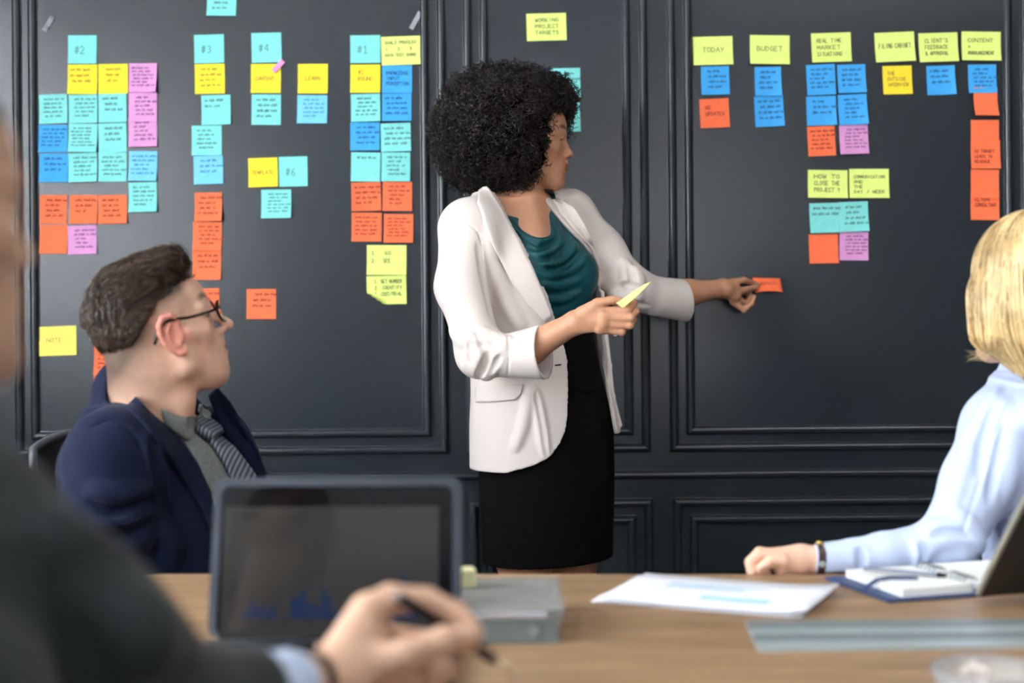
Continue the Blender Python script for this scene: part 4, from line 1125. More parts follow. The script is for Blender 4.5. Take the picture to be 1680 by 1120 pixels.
    fmesh(F, 'body', M_SKIN, root, 2, face_tint(srgb(190, 138, 106), H, srgb(128, 70, 64), srgb(40, 28, 22), srgb(176, 108, 82)), extra=(G, K))
    del F, G, K
    # ---------------- teal cowl-neck top
    rows = [(r[0], r[1], r[2], r[3] + .006, r[4] + .006) for r in body_rows if r[0] > .9]
    F = Field((-.17, 3.14, .98), (.28, 3.62, 1.47), .0025)
    F.put(loft(rows, yaw)); 
    for s in (-1, 1): F.put(ell(Vector((.044, CY, 1.245)) + Vector((lx, ly, 0)) * (s * .070) + Vector((math.sin(yaw), -math.cos(yaw), 0)) * .078, (.055, .055, .058)), .05)
    F.put(rc(g(850, 345, 3.37), g(790, 362, 3.27), .048, .048), .04); F.put(rc(g(850, 345, 3.37), g(920, 350, 3.45), .048, .048), .04)
    def neckline(x, y, z, D):
        u = (x - f32(.022)) * f32(lx) + (y - f32(CY)) * f32(ly); v = (x - f32(.022)) * f32(math.sin(yaw)) - (y - f32(CY)) * f32(math.cos(yaw))
        zn = 1.357 + np.where(u < 0, -u * .22, u * 1.05); zn = zn + np.maximum(0, -v - f32(.02)) * f32(.8)
        return np.maximum(D, (z - zn).astype(f32) * f32(.8))
    F.apply(neckline)
    for pl, r in (([(832, 362), (858, 388), (885, 398), (905, 388), (900, 350)], .006), ([(846, 386), (872, 410), (898, 416), (918, 398), (912, 362)], .006),
                  ([(858, 410), (885, 432), (915, 432), (940, 410), (932, 382)], .006), ([(872, 440), (905, 450), (940, 440), (962, 420)], .006), ([(884, 466), (915, 470), (950, 460)], .004), ([(893, 490), (920, 492), (955, 478)], .004)):
        folds(F, pl, 3.12, 3.5, r * 1.3, .010, sink=r * .55, taper=True, n=20)
    for pl in ([(836, 374), (862, 400), (888, 407), (909, 394)], [(850, 398), (878, 422), (905, 424), (926, 404)], [(864, 424), (895, 442), (925, 438), (950, 415)]):
        folds(F, pl, 3.12, 3.5, .0055, .008, sink=-.001, op='s', n=20)
    fmesh(F, 'cowl_neck_top', M_TEAL, root, 2); del F
    # ---------------- black pencil skirt
    rows = [(.575, .080, CY, .171, .128), (.62, .080, CY, .173, .130), (.70, .080, CY, .175, .134), (.80, .080, CY, .176, .136), (.90, .081, CY, .170, .130), (.972, .080, CY, .153, .118), (1.035, .074, CY, .143, .113), (1.08, .066, CY, .141, .114), (1.115, .060, CY, .142, .116)]
    F = Field((-.13, 3.14, .55), (.30, 3.56, 1.14), .0035)
    F.put(loft(rows, yaw)); F.put(loft([(.54, .080, CY, .163, .120), (.66, .080, CY, .163, .120)], yaw), 0, 's')
    for pl in ([(935, 640), (965, 646), (1000, 640)],): folds(F, pl, 3.1, 3.5, .002, .004, op='s')
    sk = fmesh(F, 'pencil_skirt', M_SKIRT, root, 2); del F
    # ---------------- cream blazer
    jr = [(.795, .078, CY, .197, .152), (.90, .076, CY, .194, .150), (.97, .070, CY, .184, .143), (1.03, .063, CY, .178, .139), (1.10, .055, CY, .176, .141), (1.20, .044, CY, .177, .149), (1.26, .036, CY, .178, .146), (1.33, .023, CY, .176, .118), (1.38, .014, CY, .16, .088), (1.425, .008, CY, .105, .070)]
    F = Field((-.21, 2.98, .77), (.50, 3.64, 1.50), .0027)
    F.put(loft(jr, yaw))
    F.put(rc(g(846, 340, 3.39), g(772, 372, 3.24), .055, .060), .04); F.put(rc(g(846, 340, 3.39), g(932, 352, 3.47), .055, .058), .04)
    F.put(rc(g(828, 318, 3.385), g(880, 316, 3.42), .050, .046), .02)        # collar stand behind the neck
    jin = [(r[0] - .02 if r[0] < .8 else r[0], r[1], r[2], r[3] - .011, r[4] - .011) for r in jr[:-1]] + [(1.47, .012, CY, .08, .055)]
    F.put(loft(jin, yaw), 0, 's')
    F.put(rc(g(852, 356, 3.37), g(856, 282, 3.35), .054, .054), .006, 's')
    eR = [(280, 800), (307, 803), (343, 824), (392, 854), (441, 880), (486, 899), (518, 909), (566, 925), (590, 931), (640, 932), (680, 931), (705, 927), (725, 918), (742, 905), (754, 888), (762, 868), (770, 835)]
    eL = [(280, 868), (309, 880), (338, 900), (373, 931), (405, 962), (441, 977), (486, 987), (540, 992), (640, 1000), (700, 1010), (780, 1030)]
    zz = np.linspace(.78, 1.50, 120)
    def edge_u(tab, dd, last):
        cs = [spline([r[0] for r in jr], [r[i] for r in jr]) for i in (1, 3, 4)]; out = []
        for z in zz:
            py = HORY - (z - CAMZ) / dd * FPX; px = np.interp(py, [t[0] for t in tab], [t[1] for t in tab]); Xt = P(px, py, dd).x
            cx, a, b = [np.interp(z, c[0], c[1]) for c in cs]
            us = np.linspace(-a * .995, a * .995, 240); vs = b * np.sqrt(np.maximum(0, 1 - (us / a) ** 2)); Xs = cx + us * lx + vs * math.sin(yaw)
            m = np.argmax(Xs); us, Xs = us[:m + 1], Xs[:m + 1]
            out.append(np.interp(Xt, Xs, us) if Xt < Xs[-1] else us[-1] + (Xt - Xs[-1]) * .6)
        return np.array(out)
    uR, uL = edge_u(eR, 3.24, 0), edge_u(eL, 3.34, 0)
    cxs = spline([r[0] for r in jr], [r[1] for r in jr])
    def opening(x, y, z, D):
        cx = np.interp(z, cxs[0], cxs[1]).astype(f32)
        u = (x - cx) * f32(lx) + (y - f32(CY)) * f32(ly); v = (x - cx) * f32(math.sin(yaw)) - (y - f32(CY)) * f32(math.cos(yaw))
        a, b = np.interp(z, zz, uR).astype(f32), np.interp(z, zz, uL).astype(f32)
        cut = np.minimum(np.minimum(u - a, b - u), v + f32(.02))
        far = np.minimum(u - f32(.10), f32(.868) - z + (u - f32(.10)) * 0)
        return np.maximum(np.maximum(D, cut), far)
    F.apply(opening)
    # near sleeve with turned cuff
    F.put(rc(g(768, 378, 3.235), g(757, 470, 3.175), .066, .055), .035); F.put(rc(g(757, 470, 3.175), g(788, 580, 3.115), .055, .049), .03)
    F.put(rc(g(788, 580, 3.115), g(838, 584, 3.085), .049, .045), .03)
    c0, c1 = g(836, 583, 3.09), g(905, 576, 3.055)
    F.put(rc(c0, c1, .0475, .062), .006)
    dcut = (c1 - c0).normalized(); pc = g(892, 577, 3.06)
    def plane_cut(pt, nrm, lo, hi):
        S = F.sl(lo, hi); x, y, z = F.xyz(S)
        d = ((x - f32(pt.x)) * f32(nrm.x) + (y - f32(pt.y)) * f32(nrm.y) + (z - f32(pt.z)) * f32(nrm.z)).astype(f32)
        far = (x - f32(pt.x)) ** 2 + (y - f32(pt.y)) ** 2 + (z - f32(pt.z)) ** 2 > f32(.115 ** 2)
        F.D[S] = np.where(far, F.D[S], np.maximum(F.D[S], d))
    # keep the blazer front outside the sleeve's cutting plane
    keep = F.D.copy() if False else None
    return_data = dict(F=F, root=root, pc=pc, dcut=dcut)
    # carve hollow cuff instead of a global plane (body panels behind stay untouched)
    S = F.sl(np.array(pc) - .1, np.array(pc) + .1); x, y, z = F.xyz(S)
    tt = (x - f32(pc.x)) * f32(dcut.x) + (y - f32(pc.y)) * f32(dcut.y) + (z - f32(pc.z)) * f32(dcut.z)
    px_, py_, pz_ = x - f32(pc.x) - tt * f32(dcut.x), y - f32(pc.y) - tt * f32(dcut.y), z - f32(pc.z) - tt * f32(dcut.z)
    rad = np.sqrt(px_**2 + py_**2 + pz_**2)
    cutv = np.minimum(tt, f32(.085) - rad)                      # positive: beyond the cuff end, inside its reach
    cutv = np.where(y > f32(3.155), -1.0, cutv)
    F.D[S] = np.maximum(F.D[S], cutv.astype(f32))
    F.put(rc(pc - dcut * .030, pc + dcut * .06, .047, .058), .003, 's')
    # far sleeve
    F.put(rc(g(936, 356, 3.465), g(985, 412, 3.445), .060, .054), .03); F.put(rc(g(985, 412, 3.445), g(1034, 474, 3.425), .054, .050), .03)
    F.put(rc(g(1034, 474, 3.425), g(1075, 485, 3.465), .050, .047), .03)
    c0, c1 = g(1075, 486, 3.465), g(1136, 494, 3.545); F.put(rc(c0, c1, .047, .0535), .006)
    dc2 = Vector((.93, .33, .16)).normalized(); pc2 = g(1122, 492, 3.53)
    S = F.sl(np.array(pc2) - .09, np.array(pc2) + .12); x, y, z = F.xyz(S)
    tt = (x - f32(pc2.x)) * f32(dc2.x) + (y - f32(pc2.y)) * f32(dc2.y) + (z - f32(pc2.z)) * f32(dc2.z)
    F.D[S] = np.maximum(F.D[S], tt.astype(f32))
    F.put(rc(pc2 - dc2 * .03, pc2 + dc2 * .06, .040, .045), .003, 's')
    # hanging far front panel, seen almost edge-on
    pl = [g(988, 480, 3.36), g(993, 540, 3.35), g(1000, 600, 3.35), g(1005, 650, 3.355), g(1017, 697, 3.36)]
    for i in range(len(pl) - 1):
        F.put(rc(pl[i], pl[i + 1], .0055, .0055), .006); F.put(rc(pl[i] + Vector((-.012, .05, 0)), pl[i + 1] + Vector((-.012, .05, 0)), .006, .006), .012); F.put(rc(pl[i] + Vector((-.004, .025, 0)), pl[i + 1] + Vector((-.004, .025, 0)), .006, .006), .012)
    # cloth folds
    A, B = 2.95, 3.6
    for pl, r in (([(795, 560), (775, 585), (766, 606)], .006), ([(812, 562), (788, 590), (779, 612)], .007), ([(826, 572), (806, 600), (796, 618)], .006), ([(838, 565), (815, 560), (790, 545)], .006), ([(742, 540), (765, 560), (800, 556)], .006),
                  ([(1022, 430), (1030, 450), (1026, 470)], .006), ([(1040, 444), (1046, 460), (1042, 480)], .006), ([(1005, 488), (1025, 484), (1050, 487)], .005),
                  ([(800, 372), (806, 420), (820, 480)], .005), ([(815, 440), (835, 500), (858, 540)], .006), ([(876, 636), (886, 690), (895, 745)], .003), ([(868, 640), (860, 690), (846, 735)], .0025)):
        folds(F, pl, A, B, r * 1.2, .020, sink=r * .8)
    for pl, r in (([(782, 545), (800, 590), (790, 612)], .004), ([(770, 560), (772, 590)], .004), ([(800, 580), (790, 604), (786, 618)], .005), ([(820, 585), (806, 612)], .004), ([(784, 400), (792, 450), (806, 520)], .005), ([(1032, 438), (1038, 455), (1034, 474)], .004), ([(1010, 474), (1030, 468), (1055, 474)], .003), ([(1012, 500), (1035, 496), (1065, 502)], .003), ([(880, 646), (890, 700), (897, 748)], .0022)):
        folds(F, pl, A, B, r, .010, sink=-.001, op='s')
    folds(F, [(833, 546), (835, 580), (833, 616)], A, B, .0022, .003, sink=-.0005, op='s', taper=False)
    folds(F, [(730, 382), (760, 366), (786, 385), (794, 440)], A, B, .0018, .003, sink=-.0004, op='s', taper=False)    # armhole seam
    jk = fmesh(F, 'blazer', M_CREAM, root, 2); del F
    bv = bvh_of(jk)
    drape('lapel', [(786, 318), (781, 336), (788, 352), (793, 373), (812, 415), (838, 463), (867, 502), (892, 528)], [(798, 308), (808, 322), (820, 343), (833, 366), (850, 394), (874, 441), (892, 484), (904, 520)], bv, .004, .005, M_CREAM, jk, 36, 8)
    drape('lapel', [(911, 322), (943, 346), (956, 368), (973, 405), (987, 445)], [(905, 326), (917, 352), (938, 376), (967, 408), (981, 443)], bv, .003, .004, M_CREAM, jk, 24, 5)
    drape('pocket_flap', [(784, 633), (810, 632), (859, 630)], [(783, 660), (815, 659), (845, 656), (856, 646)], bv, .002, .004, M_CREAM, jk, 24, 8)
    drape('buttonhole', [(910, 598), (920, 597)], [(910, 600), (920, 599)], bv, .0005, .001, M_SKIRT, jk, 4, 2)
    bt = g(1009, 547, 3.345); MB().lathe([(.0001, .003), (.006, .003), (.007, .001), (.006, -.001), (.0001, -.001)], bt, (.5, -.8, 0), 14).build('button', mat('cream_button', srgb(220, 210, 200), rough=.3), jk)
    # ---------------- shoes
    for s in (-1, 1):
        cx, cy = .080 + s * .072 * lx, CY + s * .072 * ly
        F = Field((cx - .08, cy - .17, -.004), (cx + .14, cy + .12, .12), .004)
        F.put(rc((cx + .01, cy, .06), (cx + .07, cy - .10, .026), .034, .030)); F.put(rc((cx + .06, cy - .09, .02), (cx + .10, cy - .14, .018), .028, .014), .02); F.put(rc((cx - .01, cy + .025, .06), (cx - .012, cy + .03, .004), .016, .007), .01)
        F.put(ell((cx + .01, cy - .0, .105), (.04, .05, .045)), .006, 's')
        fmesh(F, 'pump_shoe', M_BLACKLEATHER, root, 1)
    # ---------------- curly hair
    rg = np.random.default_rng(3)
    Hc = g(823, 209, 3.36)
    F = Field(np.array(Hc) - .21, np.array(Hc) + .21, .0035)
    F.put(ell(Hc, (.143, .140, .126)))
    F.put(ell(g(795, 245, 3.36), (.105, .12, .095)), .03); F.put(ell(g(858, 172, 3.36), (.100, .12, .075)), .03)
    F.put(ell(g(900, 170, 3.40), (.058, .07, .058)), .03); F.put(ell(g(845, 268, 3.32), (.075, .08, .055)), .03)
    N = 420
    dirs = rg.normal(size=(N, 3)); dirs /= np.linalg.norm(dirs, axis=1)[:, None]
    for d in dirs:
        p = np.array(Hc) + d * np.array([.143, .140, .126]) * rg.uniform(.93, 1.02)
        F.put(ell(p, [rg.uniform(.010, .020)] * 3), .008)
    # keep the face free
    Lc = H.R
    def face_free(x, y, z, D):
        q = [x - f32(H.c.x), y - f32(H.c.y), z - f32(H.c.z)]
        L = [(q[0] * f32(Lc[0, i]) + q[1] * f32(Lc[1, i]) + q[2] * f32(Lc[2, i])) / f32(H.s) for i in range(3)]
        fr = np.where(L[0] > f32(.038), f32(.100), f32(.038)) + np.maximum(0, L[2] - f32(.094)) * f32(3.0) - np.maximum(0, -L[2] - f32(.055)) * f32(.9)
        fr = fr + f32(.004) * np.sin(L[2] * 260) + f32(.003) * np.sin(L[2] * 431 + 1)
        return np.maximum(D, L[1] - fr)
    F.apply(face_free)
    V, Q = F.mesh(); V = relax(V, Q, 1)
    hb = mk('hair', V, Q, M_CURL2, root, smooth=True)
    nrm = np.zeros((len(V), 3)); hb.data.vertices.foreach_get('normal', nrm.reshape(-1) if False else (tmp := np.zeros(len(V) * 3, np.float32))); nrm = tmp.reshape(-1, 3)
    L = H.local(V); ok = np.where(~((L[:, 1] > .015) & (L[:, 2] < .09) & (nrm @ H.R[:, 1] > .6) & (L[:, 0] < .045)))[0]
    ok = ok[V[ok, 1] < 3.47]
    n = 5200; K = 20
    pick = rg.choice(ok, n); Pb = V[pick]; Nn_ = nrm[pick]
    ax_ = Nn_ * .9 + np.array([0, 0, -.35]) + rg.normal(size=(n, 3)) * .45; ax_ /= np.linalg.norm(ax_, axis=1)[:, None]
    e1 = np.cross(ax_, rg.normal(size=(n, 3))); e1 /= np.linalg.norm(e1, axis=1)[:, None]; e2 = np.cross(ax_, e1)
    ln = rg.uniform(.018, .040, n); hr = rg.uniform(.0036, .0072, n); tr = rg.uniform(1.6, 3.2, n); ph = rg.uniform(0, 6.28, n)
    t = np.linspace(0, 1, K); a = ph[:, None] + tr[:, None] * 2 * math.pi * t[None]
    paths = Pb[:, None] + ax_[:, None] * ((t[None] * ln[:, None] - .010)[..., None]) + (e1[:, None] * np.cos(a)[..., None] + e2[:, None] * np.sin(a)[..., None]) * hr[:, None, None]
    strands('curls', paths, .0014, M_CURL, hb, rt=.5)
    return root
woman()
# the note she is placing and the one she holds
def loose_note(name, quad, m, label, bend=0.0, n=8):
    """small sheet spanned between four points with a bow"""
    a, b, c, d = [Vector(q) for q in quad]; nr = (b - a).cross(d - a).normalized(); V = []; F = []
    for s in (0, 1):
        for i in range(n + 1):
            for j in range(n + 1):
                u, v = i / n, j / n; p = a.lerp(b, u).lerp(d.lerp(c, u), v); V.append(p + nr * (bend * 4 * u * (1 - u) * v + s * .0004))
    L = (n + 1) ** 2
    for i in range(n):
        for j in range(n):
            q = i * (n + 1) + j; F += [(q, q + 1, q + n + 2, q + n + 1), (L + q, L + q + n + 1, L + q + n + 2, L + q + 1)]
    rim = [j for j in range(n)] + [i * (n + 1) + n for i in range(n)] + [n * (n + 1) + j for j in range(n, 0, -1)] + [i * (n + 1) for i in range(n, 0, -1)]
    for q, r in zip(rim, rim[1:] + rim[:1]): F.append((q, L + q, L + r, r))
    o = mk(name, V, F, m, at=sum((a, b, c, d), Vector()) / 4, smooth=True); fix_normals(o); tag(o, label, 'sticky note'); return o
on = loose_note('sticky_note', [P(1234, 455, WALL - .004), P(1280, 456, WALL - .004), P(1284, 479, WALL - .034), P(1239, 480, WALL - .034)], paper_mat('O'), 'curled orange note being pressed on the wall by the standing woman', -.006)
mb = MB()
for i in range(7):
    for (p, q) in zip([(1247 + i * 4, 466), (1249 + i * 4, 462)], [(1249 + i * 4, 470), (1251 + i * 4, 468)]): mb.tube([P(p[0], p[1], WALL - .021), P(q[0], q[1], WALL - .021)], .0006, 4)
mb.build('handwriting', ink_for('O'), on)
loose_note('sticky_note', [P(1011, 497, 2.972), P(1057, 466, 2.962), P(1068, 462, 2.955), P(1022, 505, 2.960)], paper_mat('G'), 'folded lime note pinched between the standing woman\'s fingers', .003)
# ================================================================== seated man with glasses
M_NAVYSUIT = mat('navy_suit_cloth', srgb(13, 20, 42), rough=0.85, bump=.12, bscale=900, sheen=.05, spec=.15)
M_SHIRT = mat('grey_melange_shirt', srgb(112, 118, 114), rough=.9, noise=.25, nscale=220, bump=.1, bscale=700)
M_MANHAIR = mat('brown_hair', srgb(64, 49, 37), rough=.42, noise=.5, nscale=45, spec=.5)
M_SPEC = mat('black_acetate', srgb(16, 14, 14), rough=.2)
M_LENS = mat('lens_glass', (1, 1, 1), rough=0.0, trans=1.0, ior=1.05, spec=.5)
def tie_mat():
    m = mat('striped_tie_silk', srgb(60, 66, 78), rough=.45)
    nt = m.node_tree; b = nt.nodes['Principled BSDF']; tc = nt.nodes.new('ShaderNodeTexCoord'); w = nt.nodes.new('ShaderNodeTexWave')
    mp = nt.nodes.new('ShaderNodeMapping'); mp.inputs['Rotation'].default_value = (0, math.radians(-14), math.radians(0))
    nt.links.new(tc.outputs['Object'], mp.inputs[0]); nt.links.new(mp.outputs[0], w.inputs[0])
    w.wave_type = 'BANDS'; w.bands_direction = 'X'; w.inputs['Scale'].default_value = 46; w.inputs['Distortion'].default_value = .2
    cr = nt.nodes.new('ShaderNodeValToRGB'); cr.color_ramp.elements[0].color = (*srgb(38, 42, 56), 1); cr.color_ramp.elements[1].color = (*srgb(128, 138, 152), 1)
    cr.color_ramp.elements[0].position = .45; cr.color_ramp.elements[1].position = .6
    nt.links.new(w.outputs[1], cr.inputs[0]); nt.links.new(cr.outputs[0], b.inputs['Base Color']); return m
def man():
    g = P
    root = empty('person', (g(270, 900, 2.55).x, 2.55, 0), 'seated man in navy suit and glasses looking up at the wall', 'person')
    D0 = 2.45
    H = Frame(g(269, 553, D0), 114, 20, 0, .99)
    yaw = math.radians(62)
    # ---------------- body
    F = Field((-1.02, 2.10, -.005), (-.28, 2.95, 1.36), .0033)
    build_head(F, H, male=True, ears=False, nose=2.1, jaw=1.0, chin=-.018)
    build_ear(F, H, -1, 1.12, .010); build_ear(F, H, 1, 1.12, .010)
    nb, nt_ = g(252, 715, 2.49), H(0, -.030, -.045)
    F.put(rc(nb, nt_, .067, .062), .025); F.put(rc(g(228, 668, 2.49), H(0, -.055, -.02), .052, .050), .03)
    F.put(rc(g(300, 660, 2.44), g(290, 712, 2.46), .018, .02), .03)              # throat
    F.put(H.ell((0, .045, -.080), (.040, .040, .026)), .02)                       # soft under-chin
    tc = g(278, 900, 2.52)
    z = lambda py: g(270, py, 2.5).z
    rows = [(.42, tc.x - .02, 2.58, .16, .13), (.62, tc.x - .02, 2.57, .165, .135), (z(900), tc.x, 2.54, .165, .135), (z(800), tc.x - .005, 2.53, .17, .125), (z(740), tc.x - .015, 2.52, .17, .105), (z(700), tc.x - .03, 2.51, .12, .08)]
    F.put(loft(rows, yaw), .02)
    sR, sL = g(190, 745, 2.36), g(345, 735, 2.66)
    F.put(rc(nb, sR, .055, .055), .03); F.put(rc(nb, sL, .055, .055), .03)
    eR, wR = g(205, 985, 2.38), g(420, 1010, 2.30)
    F.put(rc(sR, eR, .052, .042), .02)
    wr = Vector((g(380, 1000, 2.34).x, 2.36, .66)); F.put(rc(eR, wr, .042, .028), .02)
    F.put(ell(wr + Vector((.05, -.01, -.01)), (.05, .032, .018)), .015)
    for i in range(4): finger(F, [wr + Vector((.08, -.032 + i * .019, -.008)), wr + Vector((.115, -.034 + i * .02, -.012)), wr + Vector((.135, -.034 + i * .02, -.03))], .009, .0075)
    finger(F, [wr + Vector((.04, -.04, -.005)), wr + Vector((.07, -.055, -.012)), wr + Vector((.095, -.055, -.02))], .011, .008)
    hip = Vector((tc.x, 2.58, .50))
    for s in (-1, 1):
        hp = hip + Vector((math.cos(yaw), math.sin(yaw), 0)) * (s * .09); kn = hp + Vector((math.sin(yaw), -math.cos(yaw), 0)) * .36 + Vector((0, 0, .0))
        F.put(rc(hp, kn, .075, .055), .03); F.put(rc(kn, kn + Vector((0, 0, -.40)), .05, .035), .03); F.put(rc(kn + Vector((0, 0, -.43)), kn + Vector((.1, -.05, -.46)), .04, .03), .02)
    skin = srgb(214, 170, 146)
    def stub(L):
        x, y, zz = L[:, 0], L[:, 1], L[:, 2]
        # clipped sides: hair shadow above the ears fading down the nape, and a beard shadow on the jaw
        low = np.where(y > 0, .066 + y * .16, .066 + y * .92)
        side = np.exp(-np.maximum(0, low - zz) / (.022 + np.clip(-y, 0, .06) * .6)) * (1 - np.clip((y - .045) / .018, 0, 1))
        return (np.ones(len(L), bool), srgb(66, 51, 40), side * .92)
    ft = face_tint(skin, H, srgb(178, 104, 94), srgb(92, 70, 54), srgb(214, 140, 120), stub)
    def ft2(V):
        c = ft(V); L = H.local(V); x, y, zz = np.abs(L[:, 0]), L[:, 1], L[:, 2]
        ear = np.clip((x - .071) / .006, 0, 1) * (np.abs(y) < .034) * (np.abs(zz - .003) < .042) * .55          # reddish ears: light shining through them, put into the skin colour
        beard = np.exp(-((zz + .075) / .03) ** 2) * np.clip((y - .0) / .03, 0, 1) * .22                        # shaved beard shadow
        c = c * (1 - ear[:, None]) + np.array(srgb(226, 128, 112)) * ear[:, None]
        return c * (1 - beard[:, None]) + np.array(srgb(140, 104, 86)) * beard[:, None]
    fmesh(F, 'body', M_SKIN, root, 2, ft2); del F
    # ---------------- shirt with collar
    F = Field((-.90, 2.25, .60), (-.34, 2.80, 1.10), .003)
    rs = [(r[0], r[1], r[2], r[3] + .010, r[4] + .012) for r in rows[1:]]
    F.put(loft(rs, yaw)); F.put(rc(nb, sR, .062, .06), .03); F.put(rc(nb, sL, .062, .06), .03)
    F.put(rc(g(250, 712, 2.49), g(262, 600, 2.47), .078, .079), .012)
    F.put(rc(g(262, 690, 2.475), g(240, 640, 2.47), .075, .080), 0.0, 'u') if False else None
    cutn = (nt_ - nb).normalized(); cp = g(268, 668, 2.45)
    def cutneck(x, y, zz, D):
        # collar rises to the nape and drops to the throat
        lim = f32(cp.z - .006) - (x - f32(cp.x)) * f32(.78)
        return np.maximum(D, (zz - lim) * f32(.8))
    F.apply(cutneck); F.put(rc(nb, nt_, .071, .068), .003, 's')
    sh = fmesh(F, 'shirt', M_SHIRT, root, 2); del F
    bv = bvh_of(sh)
    drape('collar_leaf', [(222, 640), (246, 656), (280, 674), (310, 686), (320, 690)], [(226, 656), (252, 685), (282, 708), (305, 724), (322, 706)], bv, .004, .004, M_SHIRT, sh, 20, 6, dflt=2.42)
    drape('collar_leaf', [(324, 664), (334, 672), (342, 684)], [(322, 676), (330, 688), (340, 692)], bv, .004, .004, M_SHIRT, sh, 8, 4, dflt=2.42)
    bq = g(306, 713, 2.385)
    tm = tie_mat()
    loc_, nor_, _, _ = bv.find_nearest(bq); nor_ = nor_ if nor_.y < 0 else -nor_
    MB().lathe([(.0001, .0035), (.004, .0035), (.005, .002), (.005, 0)], loc_ + nor_ * .009, nor_, 14).build('collar_button', M_ALU, sh)
    drape('tie_knot', [(322, 690), (318, 700), (316, 712), (340, 728)], [(338, 690), (346, 700), (354, 716), (356, 722)], bv, .006, .014, tm, root, 10, 6, dflt=2.4)
    drape('tie', [(338, 724), (352, 745), (366, 768), (380, 800), (396, 840), (410, 880)], [(356, 720), (378, 738), (394, 756), (410, 778), (428, 812), (450, 860)], bv, .004, .006, tm, root, 24, 8, dflt=2.4)
    # ---------------- navy suit jacket
    F = Field((-1.0, 2.10, .56), (-.28, 2.95, 1.14), .003)
    jr = [(z(945) - .12, tc.x - .005, 2.54, .205, .165), (z(900), tc.x, 2.535, .205, .165), (z(800), tc.x - .01, 2.53, .205, .155), (z(740), tc.x - .02, 2.52, .200, .128), (z(700), tc.x - .035, 2.51, .15, .105), (z(668), tc.x - .05, 2.51, .10, .085)]
    F.put(loft(jr, yaw)); F.put(rc(nb + Vector((-.02, .0, 0)), sR, .075, .072), .04); F.put(rc(nb, sL, .075, .075), .04)
    F.put(rc(g(236, 690, 2.50), g(222, 650, 2.50), .085, .076), .02)            # collar round the nape
    F.put(loft([(r[0] - .01, r[1], r[2], r[3] - .014, r[4] - .014) for r in jr], yaw), 0, 's'); F.put(rc(nb, nt_, .082, .080), .004, 's')
    eRp = [(600, 188), (622, 192), (650, 225), (690, 268), (720, 294), (760, 320), (800, 340), (850, 352), (950, 360)]
    eLp = [(600, 330), (640, 336), (670, 345), (700, 362), (740, 392), (780, 418), (820, 432), (950, 455)]
    dR, dL = 2.42, 2.46
    def wedge(x, y, zz, D):
        r0 = (HORY - (zz - f32(CAMZ)) / f32(dR) * f32(FPX)); X0 = (np.interp(r0, [p[0] for p in eRp], [p[1] for p in eRp]).astype(f32) - 840) / f32(FPX) * f32(dR)
        X1 = (np.interp(r0, [p[0] for p in eLp], [p[1] for p in eLp]).astype(f32) - 840) / f32(FPX) * f32(dL)
        u = (x - f32(tc.x)) * f32(math.sin(yaw)) - (y - f32(2.53)) * f32(math.cos(yaw))
        # two vertical cutting sheets whose traces run with the chest direction
        k = f32(.10)
        a = x - (X0 + k * (y - f32(dR))); b = (X1 + k * (y - f32(dL))) - x
        return np.maximum(D, np.minimum(np.minimum(a, b), f32(2.56) + 0 * u - y + 0 * a))
    F.apply(wedge)
    F.put(rc(sR + Vector((0, 0, -.005)), g(178, 830, 2.345), .078, .066), .03); F.put(rc(g(178, 830, 2.345), g(212, 985, 2.37), .066, .060), .03); F.put(rc(g(212, 985, 2.37), wr + Vector((-.03, 0, 0)), .058, .040), .03)
    F.put(rc(sL + Vector((0, 0, -.005)), g(398, 850, 2.66), .070, .062), .03); F.put(rc(g(398, 850, 2.66), g(430, 1000, 2.56), .06, .05), .03)
    A, B = 2.1, 2.8
    for pl, r in (([(160, 856), (190, 862), (245, 846)], .006), ([(150, 806), (185, 814), (235, 806)], .005), ([(180, 900), (210, 894), (250, 876)], .006), ([(240, 720), (252, 780), (262, 850)], .006), ([(262, 860), (270, 900), (272, 935)], .009)):
        folds(F, pl, A, B, r * 1.3, .024, sink=r * .95)
    for pl, r in (([(145, 826), (190, 838), (245, 820)], .006), ([(160, 876), (210, 876), (250, 856)], .006), ([(252, 700), (262, 770), (275, 850)], .006)):
        folds(F, pl, A, B, r, .012, sink=-.001, op='s')
    folds(F, [(150, 700), (185, 690), (225, 720), (246, 790)], A, B, .0025, .004, op='s', taper=False)
    jk = fmesh(F, 'suit_jacket', M_NAVYSUIT, root, 2); del F
    bv = bvh_of(jk)
    drape('lapel', [(196, 634), (206, 668), (235, 700), (258, 735), (290, 780), (320, 820), (345, 870)], [(190, 622), (222, 650), (262, 688), (292, 722), (318, 760), (337, 800), (350, 850)], bv, .003, .005, M_NAVYSUIT, jk, 30, 7, dflt=2.42)
    drape('lapel', [(352, 640), (376, 668), (400, 710), (420, 750), (440, 800)], [(340, 652), (354, 690), (380, 728), (404, 764), (428, 806)], bv, .003, .005, M_NAVYSUIT, jk, 20, 6, dflt=2.5)
    # ---------------- trousers
    F = Field((-1.05, 2.05, -.005), (-.2, 2.95, .66), .006)
    F.put(loft([(.44, tc.x, 2.58, .185, .15), (.62, tc.x, 2.57, .19, .155)], yaw))
    for s in (-1, 1):
        hp = hip + Vector((math.cos(yaw), math.sin(yaw), 0)) * (s * .09); kn = hp + Vector((math.sin(yaw), -math.cos(yaw), 0)) * .36
        F.put(rc(hp, kn, .088, .070), .03); F.put(rc(kn, kn + Vector((0, 0, -.38)), .068, .055), .03)
    fmesh(F, 'trousers', M_NAVYSUIT, root, 1); del F
